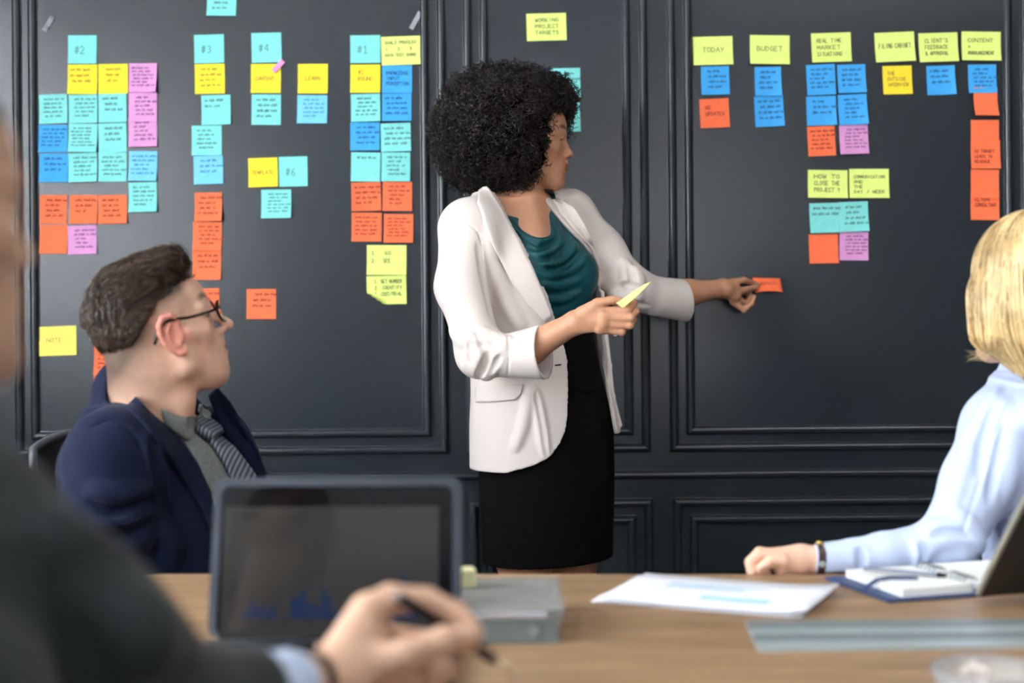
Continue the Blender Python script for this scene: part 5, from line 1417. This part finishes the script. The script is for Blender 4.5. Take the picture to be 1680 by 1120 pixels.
    for s in (-1, 1):
        hp = hip + Vector((math.cos(yaw), math.sin(yaw), 0)) * (s * .09); kn = hp + Vector((math.sin(yaw), -math.cos(yaw), 0)) * .36
        F = Field(np.array(kn) + (-.12, -.2, -.505), np.array(kn) + (.3, .12, -.36), .005)
        F.put(rc(kn + Vector((-.02, .01, -.45)), kn + Vector((.16, -.08, -.465)), .045, .035)); F.put(rbox(kn + Vector((.06, -.03, -.56)), (.4, .4, .06)), 0, 's')
        fmesh(F, 'shoe', M_BLACKLEATHER, root, 1)
    # ---------------- glasses
    gl = empty('glasses', H(0, .095, .015)); gl.parent = root; gl.location = H(0, .095, .015) - org(root)
    for s in (-1, 1):
        cxl = s * .033; V = []
        ring = [H(cxl + .026 * math.cos(a) * (abs(math.cos(a)) ** -.15 if abs(math.cos(a)) > .02 else 1), .104 - .012 * abs(math.cos(a)) * (1 if math.cos(a) * s > 0 else .2), .010 + .019 * math.sin(a)) for a in [2 * math.pi * i / 28 for i in range(29)]]
        MB().tube(ring, .0021 * H.s, 8, cap=False).build('rim', M_SPEC, gl, smooth=True)
        c0 = H(cxl, .1035, .010)
        o = mk('lens', [c0] + ring[:-1], [(0, i + 1, (i + 1) % 28 + 1) for i in range(28)], M_LENS, gl)
        so = o.modifiers.new('thick', 'SOLIDIFY'); so.thickness = .0012
        tmp = [H(s * .060, .093, .019), H(s * .0745, .070, .0195), H(s * .0815, .036, .023), H(s * .084, .012, .029), H(s * .083, -.008, .028), H(s * .079, -.024, .012), H(s * .076, -.031, .000)]
        MB().tube(curve(tmp, 24), .0027 * H.s, 8).build('temple_arm', M_SPEC, gl, smooth=True)
    MB().tube([H(-.008, .107, .014), H(0, .110, .0165), H(.008, .107, .014)], .0022, 8).build('bridge', M_SPEC, gl, smooth=True)
    # ---------------- hair swept back over clipped sides
    F = Field(np.array(H.c) - .2, np.array(H.c) + .2, .003)
    F.put(H.ell((0, -.016, .048), (.0765, .098, .088)))
    F.put(H.ell((0, .045, .105), (.052, .046, .028)), .02); F.put(H.ell((0, .0, .116), (.056, .066, .024)), .02)
    def capcut(x, y, zz, D):
        q = [x - f32(H.c.x), y - f32(H.c.y), zz - f32(H.c.z)]
        L = [(q[0] * f32(H.R[0, i]) + q[1] * f32(H.R[1, i]) + q[2] * f32(H.R[2, i])) / f32(H.s) for i in range(3)]
        low = np.where(L[1] > 0, f32(.066) + L[1] * f32(.16), f32(.066) + L[1] * f32(.92))
        return np.maximum(D, np.maximum(low - L[2], L[1] - f32(.080) - (L[2] - f32(.09)) * f32(.25)))
    F.apply(capcut)
    V, Q = F.mesh(); V = relax(V, Q, 2)
    hb = mk('hair', V, Q, M_MANHAIR, root, smooth=True)
    tmp = np.zeros(len(V) * 3, np.float32); hb.data.vertices.foreach_get('normal', tmp); N = tmp.reshape(-1, 3)
    L = H.local(V); Nl = N @ H.R
    rg = np.random.default_rng(5)
    ok = np.where((Nl[:, 2] > -.35) & (((L / np.array([.077, .1, .091])) ** 2).sum(1) > .5) & (Nl[:, 1] < .9))[0]
    n, K = 5200, 9
    pk = rg.choice(ok, n); p0 = L[pk]; nn = Nl[pk]
    lay = np.array([0, -1.0, .12]) + rg.normal(size=(n, 3)) * .22 + np.stack([np.sign(p0[:, 0]) * .35, np.where(p0[:, 1] > .03, .25, 0), np.where(p0[:, 1] < -.04, -.9, np.where(p0[:, 1] > .03, .45, 0))], 1)
    wv = np.sin(p0[:, 0] * 90 + p0[:, 1] * 40) * .3; lay[:, 0] += wv
    lay -= nn * (lay * nn).sum(1)[:, None]; lay /= np.linalg.norm(lay, axis=1)[:, None]
    ln = rg.uniform(.022, .045, n) * np.where(p0[:, 2] > .09, 1.0, .6)
    t = np.linspace(0, 1, K)[None, :, None]
    lift = np.where(p0[:, 2] > .08, .010, .004) * rg.uniform(.5, 1.5, n)
    pth = p0[:, None] + lay[:, None] * t * ln[:, None, None] + nn[:, None] * (np.sin(t * 2.2) * lift[:, None, None] - .002 - t * t * ln[:, None, None] * .16)
    W = np.array(H.c) + (pth * H.s) @ H.R.T
    strands('hair_strands', W, .0009, M_MANHAIR, hb)
    return root
man()
# ---------------- his chair
M_MESH = mat('black_chair_mesh', srgb(16, 16, 18), rough=.7, bump=.3, bscale=600)
M_GREYP = mat('grey_chair_frame', srgb(86, 88, 94), rough=.3, metal=.3)
def chair(c, yaw_deg, label, h=.94, w0=.20):
    fr = Frame(Vector((c[0], c[1], 0)), yaw_deg); r = empty('office_chair', (c[0], c[1], 0), label, 'chair')
    b = MB(); V = []; F = []; n, k = 12, 10
    for s in (0, 1):
        for i in range(n + 1):
            for j in range(k + 1):
                u, v = i / n * 2 - 1, j / k
                w = w0 + .035 * math.sin(v * math.pi * .8); V.append(fr(u * w, -.215 - .07 * v + .045 * (1 - u * u) * -1 - s * .012, .50 + (h - .50) * v - (.02 * u * u if v > .9 else 0)))
    L_ = (n + 1) * (k + 1)
    for i in range(n):
        for j in range(k):
            a = i * (k + 1) + j; F += [(a, a + 1, a + k + 2, a + k + 1), (L_ + a, L_ + a + k + 1, L_ + a + k + 2, L_ + a + 1)]
    o = mk('backrest', V, F, M_MESH, r, smooth=True)
    ring = [V[i * (k + 1)] for i in range(n + 1)] + [V[n * (k + 1) + j] for j in range(1, k + 1)] + [V[i * (k + 1) + k] for i in range(n - 1, -1, -1)] + [V[j] for j in range(k - 1, -1, -1)]
    MB().tube(ring, .008, 8, cap=False).build('back_frame', M_GREYP, r, smooth=True)
    MB().box(fr(0, 0, .455), (.46, .46, .06), Matrix(((fr.l.x, fr.f.x, 0), (fr.l.y, fr.f.y, 0), (0, 0, 1))), bev=.02).build('seat', M_MESH, r)
    MB().tube([fr(0, -.2, .44), fr(0, -.27, .47), fr(0, -.28, .6)], .022, 8).build('back_support', M_GREYP, r)
    MB().tube([fr(0, 0, .43), fr(0, 0, .1)], .025, 12).build('gas_column', M_GREYP, r)
    for i in range(5):
        a = 2 * math.pi * i / 5 + .3; e = fr(.29 * math.cos(a), .29 * math.sin(a), .065)
        MB().tube([fr(0, 0, .11), fr(.15 * math.cos(a), .15 * math.sin(a), .10), e], [.025, .02, .015], 8).build('base_leg', M_GREYP, r)
        MB().lathe([(.0001, -.012), (.027, -.012), (.03, -.006), (.03, .006), (.027, .012), (.0001, .012)], e - Vector((0, 0, .035)), fr.l, 14).build('caster', M_BLK, r)
    for s in (-1, 1):
        MB().tube([fr(s * .24, -.05, .45), fr(s * .275, -.05, .5), fr(s * .275, -.04, .64)], .013, 8).build('arm_post', M_GREYP, r)
        MB().box(fr(s * .275, .02, .65), (.06, .24, .025), Matrix(((fr.l.x, fr.f.x, 0), (fr.l.y, fr.f.y, 0), (0, 0, 1))), bev=.01).build('armrest', M_BLK, r)
    return r
chair((P(362, 900, 2.60).x, 2.60), 62, 'grey framed black mesh office chair behind the seated man', h=.935, w0=.155)
# ================================================================== blonde woman seated at the right
M_SHIRTB = mat('pale_blue_shirt_cloth', srgb(186, 199, 228), rough=.8, bump=.08, bscale=800)
M_BLONDE = mat('blonde_hair', srgb(216, 188, 136), rough=.4, noise=.3, nscale=30, spec=.5)
M_BLONDE2 = mat('dark_blonde_hair', srgb(150, 116, 70), rough=.5, noise=.3, nscale=30, spec=.4)
M_WATCH = mat('dark_brown_leather', srgb(52, 30, 28), rough=.4)
M_GOLD = mat('gold_metal', srgb(205, 170, 96), rough=.25, metal=.9)
def blonde():
    g = P
    root = empty('person', (g(1715, 800, 2.42).x, 2.42, 0), 'blonde woman in pale blue shirt seated at the right, seen from behind', 'person')
    H = Frame(g(1688, 487, 2.36), -146, 0, 0, .96)
    yaw = math.radians(-125)
    z = lambda py: g(1700, py, 2.4).z
    X = g(1735, 800, 2.42).x
    rows = [(.46, X + .03, 2.45, .17, .13), (.62, X + .03, 2.45, .165, .125), (z(900), X + .015, 2.44, .150, .110), (z(800), X, 2.43, .155, .112), (z(720), X - .01, 2.42, .165, .105), (z(670), X - .015, 2.41, .155, .085), (z(630), X - .02, 2.40, .09, .065)]
    sh, el, wr = g(1644, 702, 2.36), g(1552, 898, 2.285), g(1350, 921, 2.245)
    sh2 = Vector((X + .13, 2.46, sh.z)); 
    hip = Vector((X + .03, 2.45, .50)); fw = Vector((math.sin(yaw), -math.cos(yaw), 0)); lf = Vector((math.cos(yaw), math.sin(yaw), 0))
    F = Field((.28, 2.02, -.005), (1.25, 2.95, 1.36), .0034)
    build_head(F, H, ears=True)
    nb = g(1702, 630, 2.40); F.put(rc(nb, H(0, -.03, -.04), .050, .050), .02)
    F.put(loft(rows, yaw), .02)
    F.put(rc(nb, sh, .045, .048), .03); F.put(rc(nb, sh2, .045, .048), .03)
    F.put(rc(sh, el, .044, .036), .02); F.put(rc(el, g(1450, 912, 2.262), .034, .027), .02); F.put(rc(g(1450, 912, 2.262), wr, .027, .0215), .02)
    el2 = sh2 + Vector((-.02, -.02, -.27)); F.put(rc(sh2, el2, .044, .038), .02); F.put(rc(el2, el2 + fw * .2 + Vector((0, 0, -.05)), .036, .024), .02); F.put(ell(el2 + fw * .25 + Vector((0, 0, -.06)), (.05, .04, .02)), .015)
    for s in (-1, 1):
        hp = hip + lf * (s * .085); kn = hp + fw * .38; F.put(rc(hp, kn, .075, .055), .03); F.put(rc(kn, kn + Vector((0, 0, -.40)), .050, .034), .03); F.put(rc(kn + Vector((0, 0, -.45)), kn + fw * .12 + Vector((0, 0, -.465)), .032, .024), .02)
    cp, cn = g(1362, 920, 2.247), (wr - g(1450, 912, 2.262)).normalized()
    def halve(Fd, sgn):
        x, y, zz = Fd.xyz((slice(None),) * 3); q = (sgn * ((x - f32(cp.x)) * f32(cn.x) + (y - f32(cp.y)) * f32(cn.y) + (zz - f32(cp.z)) * f32(cn.z))).astype(f32)
        Fd.D = np.where((x < f32(.58)) & (zz > f32(.70)), np.maximum(Fd.D, q), Fd.D) if sgn > 0 else np.maximum(Fd.D, q)
    halve(F, 1)
    # loosely closed hand lying on the far table edge, finer
    G = Field(np.array(g(1290, 920, 2.25)) - (.09, .06, .06), np.array(g(1290, 920, 2.25)) + (.10, .09, .06), .0015)
    G.put(rc(g(1450, 912, 2.262), wr, .027, .0215)); G.put(rc(wr, g(1318, 916, 2.248), .0225, .0225), .012)
    G.put(ell(g(1294, 916, 2.255), (.034, .026, .0195)), .014); G.put(rc(g(1316, 926, 2.238), g(1280, 932, 2.233), .0150, .0115), .012)
    for pts, r0, r1 in (([g(1272, 914, 2.240), g(1246, 910, 2.238), g(1231, 922, 2.234), g(1234, 937, 2.230), g(1256, 939, 2.232)], .0098, .0082),
                        ([g(1272, 910, 2.258), g(1246, 906, 2.258), g(1233, 919, 2.254), g(1240, 934, 2.250)], .0098, .0080),
                        ([g(1276, 910, 2.277), g(1250, 907, 2.279), g(1238, 921, 2.273), g(1246, 934, 2.268)], .0094, .0078),
                        ([g(1282, 914, 2.294), g(1258, 914, 2.296), g(1248, 928, 2.290)], .0086, .0070)):
        n_ = len(pts) - 1
        for i in range(n_): G.put(rc(pts[i], pts[i + 1], r0 + (r1 - r0) * i / n_, r0 + (r1 - r0) * (i + 1) / n_), .008 if i == 0 else .0012)
    th = [g(1308, 922, 2.236), g(1284, 919, 2.224), g(1264, 921, 2.220), g(1250, 930, 2.222)]
    for i in range(3): G.put(rc(th[i], th[i + 1], (.0150, .0115, .0100)[i], (.0115, .0100, .0082)[i]), (.012, .003, .002)[i])
    G.put(rc(g(1268, 927, 2.212), g(1250, 938, 2.214), .0012, .0016), .003, 's')
    halve(G, -1)
    fmesh(F, 'body', M_SKIN, root, 2, face_tint(srgb(222, 176, 150), H, srgb(190, 110, 104), srgb(140, 104, 66)), extra=(G,)); del F, G
    # shirt
    F = Field((.40, 2.10, .55), (1.25, 2.75, 1.14), .0032)
    F.put(loft([(r[0], r[1], r[2], r[3] + .016, r[4] + .018) for r in rows[1:]], yaw))
    F.put(rc(nb, sh, .056, .060), .04); F.put(rc(nb, sh2, .056, .060), .04); F.put(rc(nb + Vector((0, 0, -.02)), nb + Vector((0, 0, .025)), .064, .058), .012)
    F.put(rc(sh, g(1606, 790, 2.325), .062, .055), .03); F.put(rc(g(1606, 790, 2.325), el, .055, .048), .03)
    F.put(rc(el, g(1450, 911, 2.262), .046, .036), .025); F.put(rc(g(1450, 911, 2.262), g(1400, 917, 2.254), .036, .0325), .01); F.put(rc(g(1402, 917, 2.254), g(1352, 921, 2.247), .0320, .0300), .006)
    F.put(rc(sh2, el2, .058, .05), .03); F.put(rc(el2, el2 + fw * .19 + Vector((0, 0, -.05)), .048, .034), .02)
    F.put(rc(nb, nb + Vector((0, 0, .12)), .052, .05), .003, 's')
    F.put(rbox((.9, 2.25, TABZ - .05), (.62, .03, .051)), .002, 's')
    A, B = 2.0, 2.7
    for pl, r in (([(1640, 640), (1618, 690), (1600, 760)], .010), ([(1655, 660), (1640, 720), (1630, 790)], .012), ([(1590, 700), (1585, 760), (1560, 850)], .006), ([(1520, 885), (1540, 870), (1580, 868)], .010), ([(1515, 905), (1545, 885), (1590, 890)], .010), ([(1560, 840), (1590, 865), (1610, 900)], .010), ([(1505, 890), (1512, 905), (1508, 925)], .004), ([(1670, 690), (1660, 750), (1650, 820)], .012)):
        folds(F, pl, A, B, r, .016, sink=r * .75)
    for pl, r in (([(1630, 670), (1612, 720), (1604, 780)], .004), ([(1645, 700), (1634, 760), (1622, 820)], .005), ([(1530, 878), (1556, 872), (1590, 880)], .004), ([(1411, 900), (1414, 916), (1411, 936)], .003), ([(1512, 888), (1520, 905), (1516, 925)], .004)):
        folds(F, pl, A, B, r, .010, sink=-.001, op='s')
    folds(F, [(1655, 664), (1628, 720), (1604, 800), (1580, 872)], A, B, .0018, .003, op='s', taper=False, n=24)
    sb = fmesh(F, 'shirt', M_SHIRTB, root, 2); del F
    # dark trousers and shoes
    F = Field((.28, 2.02, -.005), (1.25, 2.95, .66), .006)
    F.put(loft([(.44, X + .03, 2.45, .19, .15), (.64, X + .03, 2.45, .175, .135)], yaw))
    for s in (-1, 1):
        hp = hip + lf * (s * .085); kn = hp + fw * .38; F.put(rc(hp, kn, .086, .066), .03); F.put(rc(kn, kn + Vector((0, 0, -.38)), .062, .048), .03)
    fmesh(F, 'trousers', M_SKIRT, root, 1); del F
    for s in (-1, 1):
        kn = hip + lf * (s * .085) + fw * .38
        F = Field(np.array(kn) + (-.25, -.15, -.505), np.array(kn) + (.15, .25, -.38), .005)
        F.put(rc(kn + Vector((0, 0, -.455)) - fw * .03, kn + fw * .15 + Vector((0, 0, -.47)), .042, .030)); F.put(rbox(kn + Vector((0, 0, -.56)), (.4, .4, .06)), 0, 's')
        fmesh(F, 'shoe', M_BLACKLEATHER, root, 1)
    # leather watch strap
    ax = (g(1330, 919, 2.245) - wr).normalized(); c = g(1343, 920, 2.2455)
    u = Vector((0, 0, 1)); u = (u - ax * u.dot(ax)).normalized(); w = ax.cross(u)
    wt = MB(); n = 28; 
    for i in range(n):
        a = 2 * math.pi * i / n; d = u * math.cos(a) + w * math.sin(a)
        for (o, r) in ((-.006, .0265), (-.006, .0285), (.006, .0285), (.006, .0265)): wt.V.append(c + ax * o + d * r)
    for i in range(n):
        j = (i + 1) % n
        for k in range(4): wt.F.append((i * 4 + k, j * 4 + k, j * 4 + (k + 1) % 4, i * 4 + (k + 1) % 4))
    wo = wt.build('watch_strap', M_WATCH, root); fix_normals(wo)
    MB().lathe([(.0001, .003), (.006, .003), (.007, 0), (.007, -.003)], c + u * .0285, u, 14).build('watch_clasp', M_GOLD, wo)
    MB().lathe([(.0001, .002), (.004, .002), (.005, 0)], c - w * .0285 if w.y > 0 else c + w * .0285, -w if w.y > 0 else w, 12).build('strap_stud', M_ALU, wo)
    # hair: bob with soft layers
    F = Field(np.array(H.c) - (.2, .2, .25), np.array(H.c) + (.2, .2, .2), .0035)
    F.put(H.ell((0, -.016, .046), (.090, .108, .100))); F.put(H.ell((0, -.024, -.03), (.090, .090, .085)), .04); F.put(rc(H(0, -.03, -.05), H(0, -.045, -.10), .075 * .96, .060), .03)
    for s in (-1, 1): F.put(H.rc((s * .068, .036, .005), (s * .068, .034, -.062), .025, .026), .03)
    F.put(H.ell((0, .085, -.03), (.058, .05, .095)), .01, 's')
    V, Q = F.mesh(); V = relax(V, Q, 2)
    hb = mk('hair', V, Q, M_BLONDE2, root, smooth=True)
    bvh = BVHTree.FromPolygons([Vector(v) for v in V], [tuple(int(i) for i in q) for q in Q])
    rg = np.random.default_rng(11); n, K = 5200, 16; paths = []
    crown = np.array([.012, -.01, .147])
    for i in range(n):
        az = rg.uniform(-math.pi, math.pi); lvl = rg.uniform(0, 1) ** .8
        d = np.array([math.sin(az), math.cos(az), 0]); p = []
        ln = rg.uniform(.8, 1.06); st = rg.uniform(0, .75); ph = rg.uniform(0, 6.3); am = rg.uniform(.0, .05)
        for k in range(K):
            t = st + (ln - st) * k / (K - 1)
            th = t * 2.35; 
            aa = az + am * math.sin(t * 5 + ph) + .12 * math.sin(az * 5 + t * 3)
            th = min(t / .6, 1.0) * math.pi / 2; rr = math.sin(th)
            q = np.array([crown[0] * (1 - rr) + math.sin(aa) * .1 * rr, crown[1] * (1 - rr) + math.cos(aa) * .11 * rr - .016 * rr, .03 + .117 * math.cos(th) - max(0, t - .6) * .40 - .03 * max(0, t - .45)])
            p.append(q)
        if p[-1][1] > .075 and p[-1][2] < .04: continue
        w_ = [H(*q) for q in p]; o = []
        off = rg.uniform(.0, .0055)
        for v in w_:
            loc, nor, _, _ = bvh.find_nearest(v)
            if (Vector(v) - H(0, -.02, .0)).dot(nor) < 0 and False: nor = -nor
            o.append(loc + nor * off)
        paths.append(o)
    paths = np.array(paths)
    cen = paths.mean(1)
    m = rg.uniform(size=len(paths)) < .72
    strands('hair_strands', paths[m], .0013, M_BLONDE, hb); strands('hair_lowlights', paths[~m], .0013, M_BLONDE2, hb)
    fl = []
    for i in range(22):
        a = g(1622 + rg.uniform(-6, 10), 570 + rg.uniform(-12, 10), 2.33 + rg.uniform(-.02, .03)); b = g(1588 + rg.uniform(-6, 26), 578 + rg.uniform(-4, 16), 2.33 + rg.uniform(-.02, .03))
        m_ = a.lerp(b, .5) + Vector((0, 0, -.006)); fl.append([a.lerp(m_, t / 3) if t < 3 else m_.lerp(b, (t - 3) / 3) for t in range(7)])
    strands('hair_wisps', np.array(fl), .0005, M_BLONDE, hb)
    return root
blonde()
chair((P(1735, 800, 2.42).x + .06, 2.50), -125, 'dark office chair under the blonde woman at the right edge', h=.86)

# ================================================================== dark-suited man in the near left foreground
M_DSUIT = mat('charcoal_suit_cloth', srgb(36, 41, 42), rough=.85, bump=.12, bscale=900, sheen=.1)
M_CUFF = mat('white_blue_shirt_cuff', srgb(190, 205, 228), rough=.8)
def near_man():
    g = P
    DH = .95
    sh, el, wr = g(-80, 905, .98), g(255, 1170, 1.10), g(548, 1122, 1.265)
    X = g(-190, 900, 1.0).x - .05
    root = empty('person', (X, .95, 0), 'blurred man in charcoal suit writing at the near left', 'person')
    H = Frame(g(-200, 366, DH), 142, 0, 0, 1.0)
    yaw = math.radians(150); fw = Vector((math.sin(yaw), -math.cos(yaw), 0)); lf = Vector((math.cos(yaw), math.sin(yaw), 0))
    F = Field((-.95, .55, -.005), (.06, 1.55, 1.36), .004)
    build_head(F, H, male=True)
    nb = Vector((X + .02, .93, .99)); F.put(rc(nb, H(0, -.03, -.04), .062, .060), .02)
    rows = [(.44, X, .93, .17, .135), (.62, X, .94, .17, .135), (.75, X, .95, .175, .135), (.88, X, .95, .185, .125), (.95, X + .01, .94, .16, .095), (1.0, X + .02, .93, .1, .075)]
    F.put(loft(rows, yaw), .02)
    sl = Vector((X - .17, .90, .93)); F.put(rc(nb, sh, .055, .055), .03); F.put(rc(nb, sl, .055, .055), .03)
    F.put(rc(sh, el, .05, .042), .02); F.put(rc(el, g(400, 1152, 1.18), .042, .036), .02); F.put(rc(g(400, 1152, 1.18), wr, .038, .027), .02)
    F.put(rc(wr, g(604, 1006, 1.31), .029, .019), .014); F.put(rc(wr, g(622, 1082, 1.295), .028, .019), .014); F.put(rc(g(585, 1060, 1.315), g(618, 1046, 1.335), .022, .014), .014)
    finger(F, [g(606, 1002, 1.31), g(640, 982, 1.32), g(700, 984, 1.335), g(750, 1006, 1.335), g(778, 1036, 1.325)], .0150, .0090)
    finger(F, [g(592, 1096, 1.275), g(668, 1072, 1.275), g(730, 1050, 1.285), g(774, 1042, 1.30)], .0160, .0105, .006)
    finger(F, [g(620, 1040, 1.345), g(700, 1052, 1.365), g(752, 1060, 1.355), g(772, 1054, 1.34)], .0115, .0090)
    finger(F, [g(636, 1075, 1.325), g(700, 1088, 1.35), g(738, 1100, 1.34), g(715, 1108, 1.325)], .0112, .0088)
    finger(F, [g(620, 1110, 1.315), g(680, 1122, 1.34), g(715, 1132, 1.33), g(690, 1138, 1.315)], .0105, .0080)
    hip = Vector((X, .93, .50)); wl = Vector((X - .10, 1.25, .82)); ell2 = Vector((X - .24, 1.0, .72)); F.put(rc(sl, ell2, .05, .04), .02); F.put(rc(ell2, wl, .04, .027), .02); F.put(ell(wl + Vector((.02, .05, -.01)), (.035, .05, .02)), .015)
    for s in (-1, 1):
        hp = hip + lf * (s * .09); kn = hp + fw * .40; F.put(rc(hp, kn, .075, .056), .03); F.put(rc(kn, kn + Vector((0, 0, -.40)), .05, .036), .03)
    def hairtint(L):
        x, y, zz = np.abs(L[:, 0]), L[:, 1], L[:, 2]
        return (np.ones(len(L), bool), srgb(40, 32, 28), np.clip((zz - .03 - np.clip(y, -.05, .1) * .5) / .02, 0, 1) * .9 * (y < .075))
    fmesh(F, 'body', M_SKIN, root, 1, face_tint(srgb(198, 158, 132), H, srgb(160, 96, 84), srgb(50, 38, 30), None, hairtint)); del F
    F = Field((-.98, .55, .40), (.10, 1.45, 1.08), .004)
    F.put(loft([(r[0], r[1], r[2], r[3] + .03, r[4] + .03) for r in rows], yaw)); F.put(rc(nb, sh, .075, .075), .04); F.put(rc(nb, sl, .072, .072), .04)
    F.put(rc(sh, g(100, 1045, 1.04), .074, .064), .03); F.put(rc(g(100, 1045, 1.04), el, .064, .056), .03); F.put(rc(el, g(448, 1142, 1.205), .056, .042), .03)
    F.put(rc(sl, ell2, .068, .058), .03); F.put(rc(ell2, wl - (wl - ell2).normalized() * .03, .056, .042), .03)
    F.put(rc(nb, nb + Vector((0, 0, .14)), .070, .068), .004, 's')
    dn = (wr - el).normalized(); S = F.sl(np.array(g(440, 1142, 1.2)) - .09, np.array(g(440, 1142, 1.2)) + .12); x, y, zz = F.xyz(S); pc = g(418, 1144, 1.19)
    F.D[S] = np.maximum(F.D[S], ((x - f32(pc.x)) * f32(dn.x) + (y - f32(pc.y)) * f32(dn.y) + (zz - f32(pc.z)) * f32(dn.z)).astype(f32))
    for pl, r in (([(60, 860), (140, 930), (240, 1000)], .012), ([(120, 960), (200, 1010), (300, 1060)], .012), ([(200, 1000), (230, 1050), (220, 1100)], .012)): folds(F, pl, .6, 1.5, r, .025, sink=r * .7)
    fmesh(F, 'suit_jacket', M_DSUIT, root, 2); del F
    F = Field(np.array(g(470, 1138, 1.22)) - .08, np.array(g(470, 1138, 1.22)) + .08, .003)
    a, b = g(405, 1144, 1.18), g(482, 1134, 1.225); F.put(rc(a, b, .037, .036)); dn2 = (b - a).normalized(); S = (slice(None),) * 3; x, y, zz = F.xyz(S)
    F.D = np.maximum(F.D, ((x - f32(b.x)) * f32(dn2.x) + (y - f32(b.y)) * f32(dn2.y) + (zz - f32(b.z)) * f32(dn2.z))).astype(f32); F.put(rc(b - dn2 * .02, b + dn2 * .06, .033, .033), .002, 's')
    fmesh(F, 'shirt_cuff', M_CUFF, root, 1); del F
    c = g(508, 1129, 1.243); u = dn2.orthogonal().normalized(); w = dn2.cross(u); wt = MB(); n = 28
    for i in range(n):
        an = 2 * math.pi * i / n; d = u * math.cos(an) + w * math.sin(an)
        for (o, r) in ((-.009, .0295), (-.009, .0325), (.009, .0315), (.009, .0285)): wt.V.append(c + dn2 * o + d * r)
    for i in range(n):
        j = (i + 1) % n
        for k in range(4): wt.F.append((i * 4 + k, j * 4 + k, j * 4 + (k + 1) % 4, i * 4 + (k + 1) % 4))
    fix_normals(wt.build('watch_strap', M_BLACKLEATHER, root))
    # hair cap
    F = Field(np.array(H.c) - .16, np.array(H.c) + .18, .004); F.put(H.ell((0, -.016, .052), (.079, .102, .092)))
    def cc(x, y, zz, D):
        q = [x - f32(H.c.x), y - f32(H.c.y), zz - f32(H.c.z)]; L = [(q[0] * f32(H.R[0, i]) + q[1] * f32(H.R[1, i]) + q[2] * f32(H.R[2, i])) / f32(H.s) for i in range(3)]
        return np.maximum(D, np.where(L[1] > 0, f32(.05) + L[1] * f32(.35), f32(.05) + L[1] * f32(.9)) - L[2])
    F.apply(cc); V, Q = F.mesh(); V = relax(V, Q, 2); hb = mk('hair', V, Q, mat('near_black_hair', srgb(24, 20, 18), rough=.45), root, smooth=True)
    F = Field((-.98, .55, -.005), (.06, 1.55, .66), .007); F.put(loft([(.43, X, .93, .2, .16), (.62, X, .94, .2, .165)], yaw))
    for s in (-1, 1):
        hp = hip + lf * (s * .09); kn = hp + fw * .40; F.put(rc(hp, kn, .088, .068), .03); F.put(rc(kn, kn + Vector((0, 0, -.39)), .066, .052), .03)
    fmesh(F, 'trousers', M_DSUIT, root, 1); del F
    for s in (-1, 1):
        kn = hip + lf * (s * .09) + fw * .40
        F = Field(np.array(kn) + (-.15, -.15, -.505), np.array(kn) + (.25, .3, -.37), .006); F.put(rc(kn + Vector((0, 0, -.45)) - fw * .03, kn + fw * .17 + Vector((0, 0, -.465)), .046, .034)); F.put(rbox(kn + Vector((0, 0, -.56)), (.4, .4, .06)), 0, 's')
        fmesh(F, 'shoe', M_BLACKLEATHER, root, 1)
near_man()
chair((P(-190, 900, 1.0).x - .05, .86), 150, 'office chair under the blurred man at the near left', h=.84)
pa, pb = P(651, 977, 1.30), P(838, 1100, 1.375)
pr_ = empty('pen', pa.lerp(pb, .5), 'black pen with a pale tip held by the near man', 'pen')
MB().tube([pa, pa.lerp(pb, .04), pa.lerp(pb, .05), pa.lerp(pb, .8), pa.lerp(pb, .86)], [.0045, .0048, .0052, .0055, .0045], 14).build('barrel', M_BLK, pr_, smooth=True)
MB().tube([pa.lerp(pb, .86), pa.lerp(pb, .98), pa.lerp(pb, 1.06)], [.0046, .0036, .0008], 14).build('tip', mat('pale_brass', srgb(228, 208, 170), rough=.3, metal=.5), pr_, smooth=True)
MB().lathe([(.0001, .004), (.003, .003), (.0045, .0)], pa, (pa - pb), 14).build('end_cap', mat('polished_steel', srgb(225, 215, 210), rough=.12, metal=1.0), pr_, smooth=True)
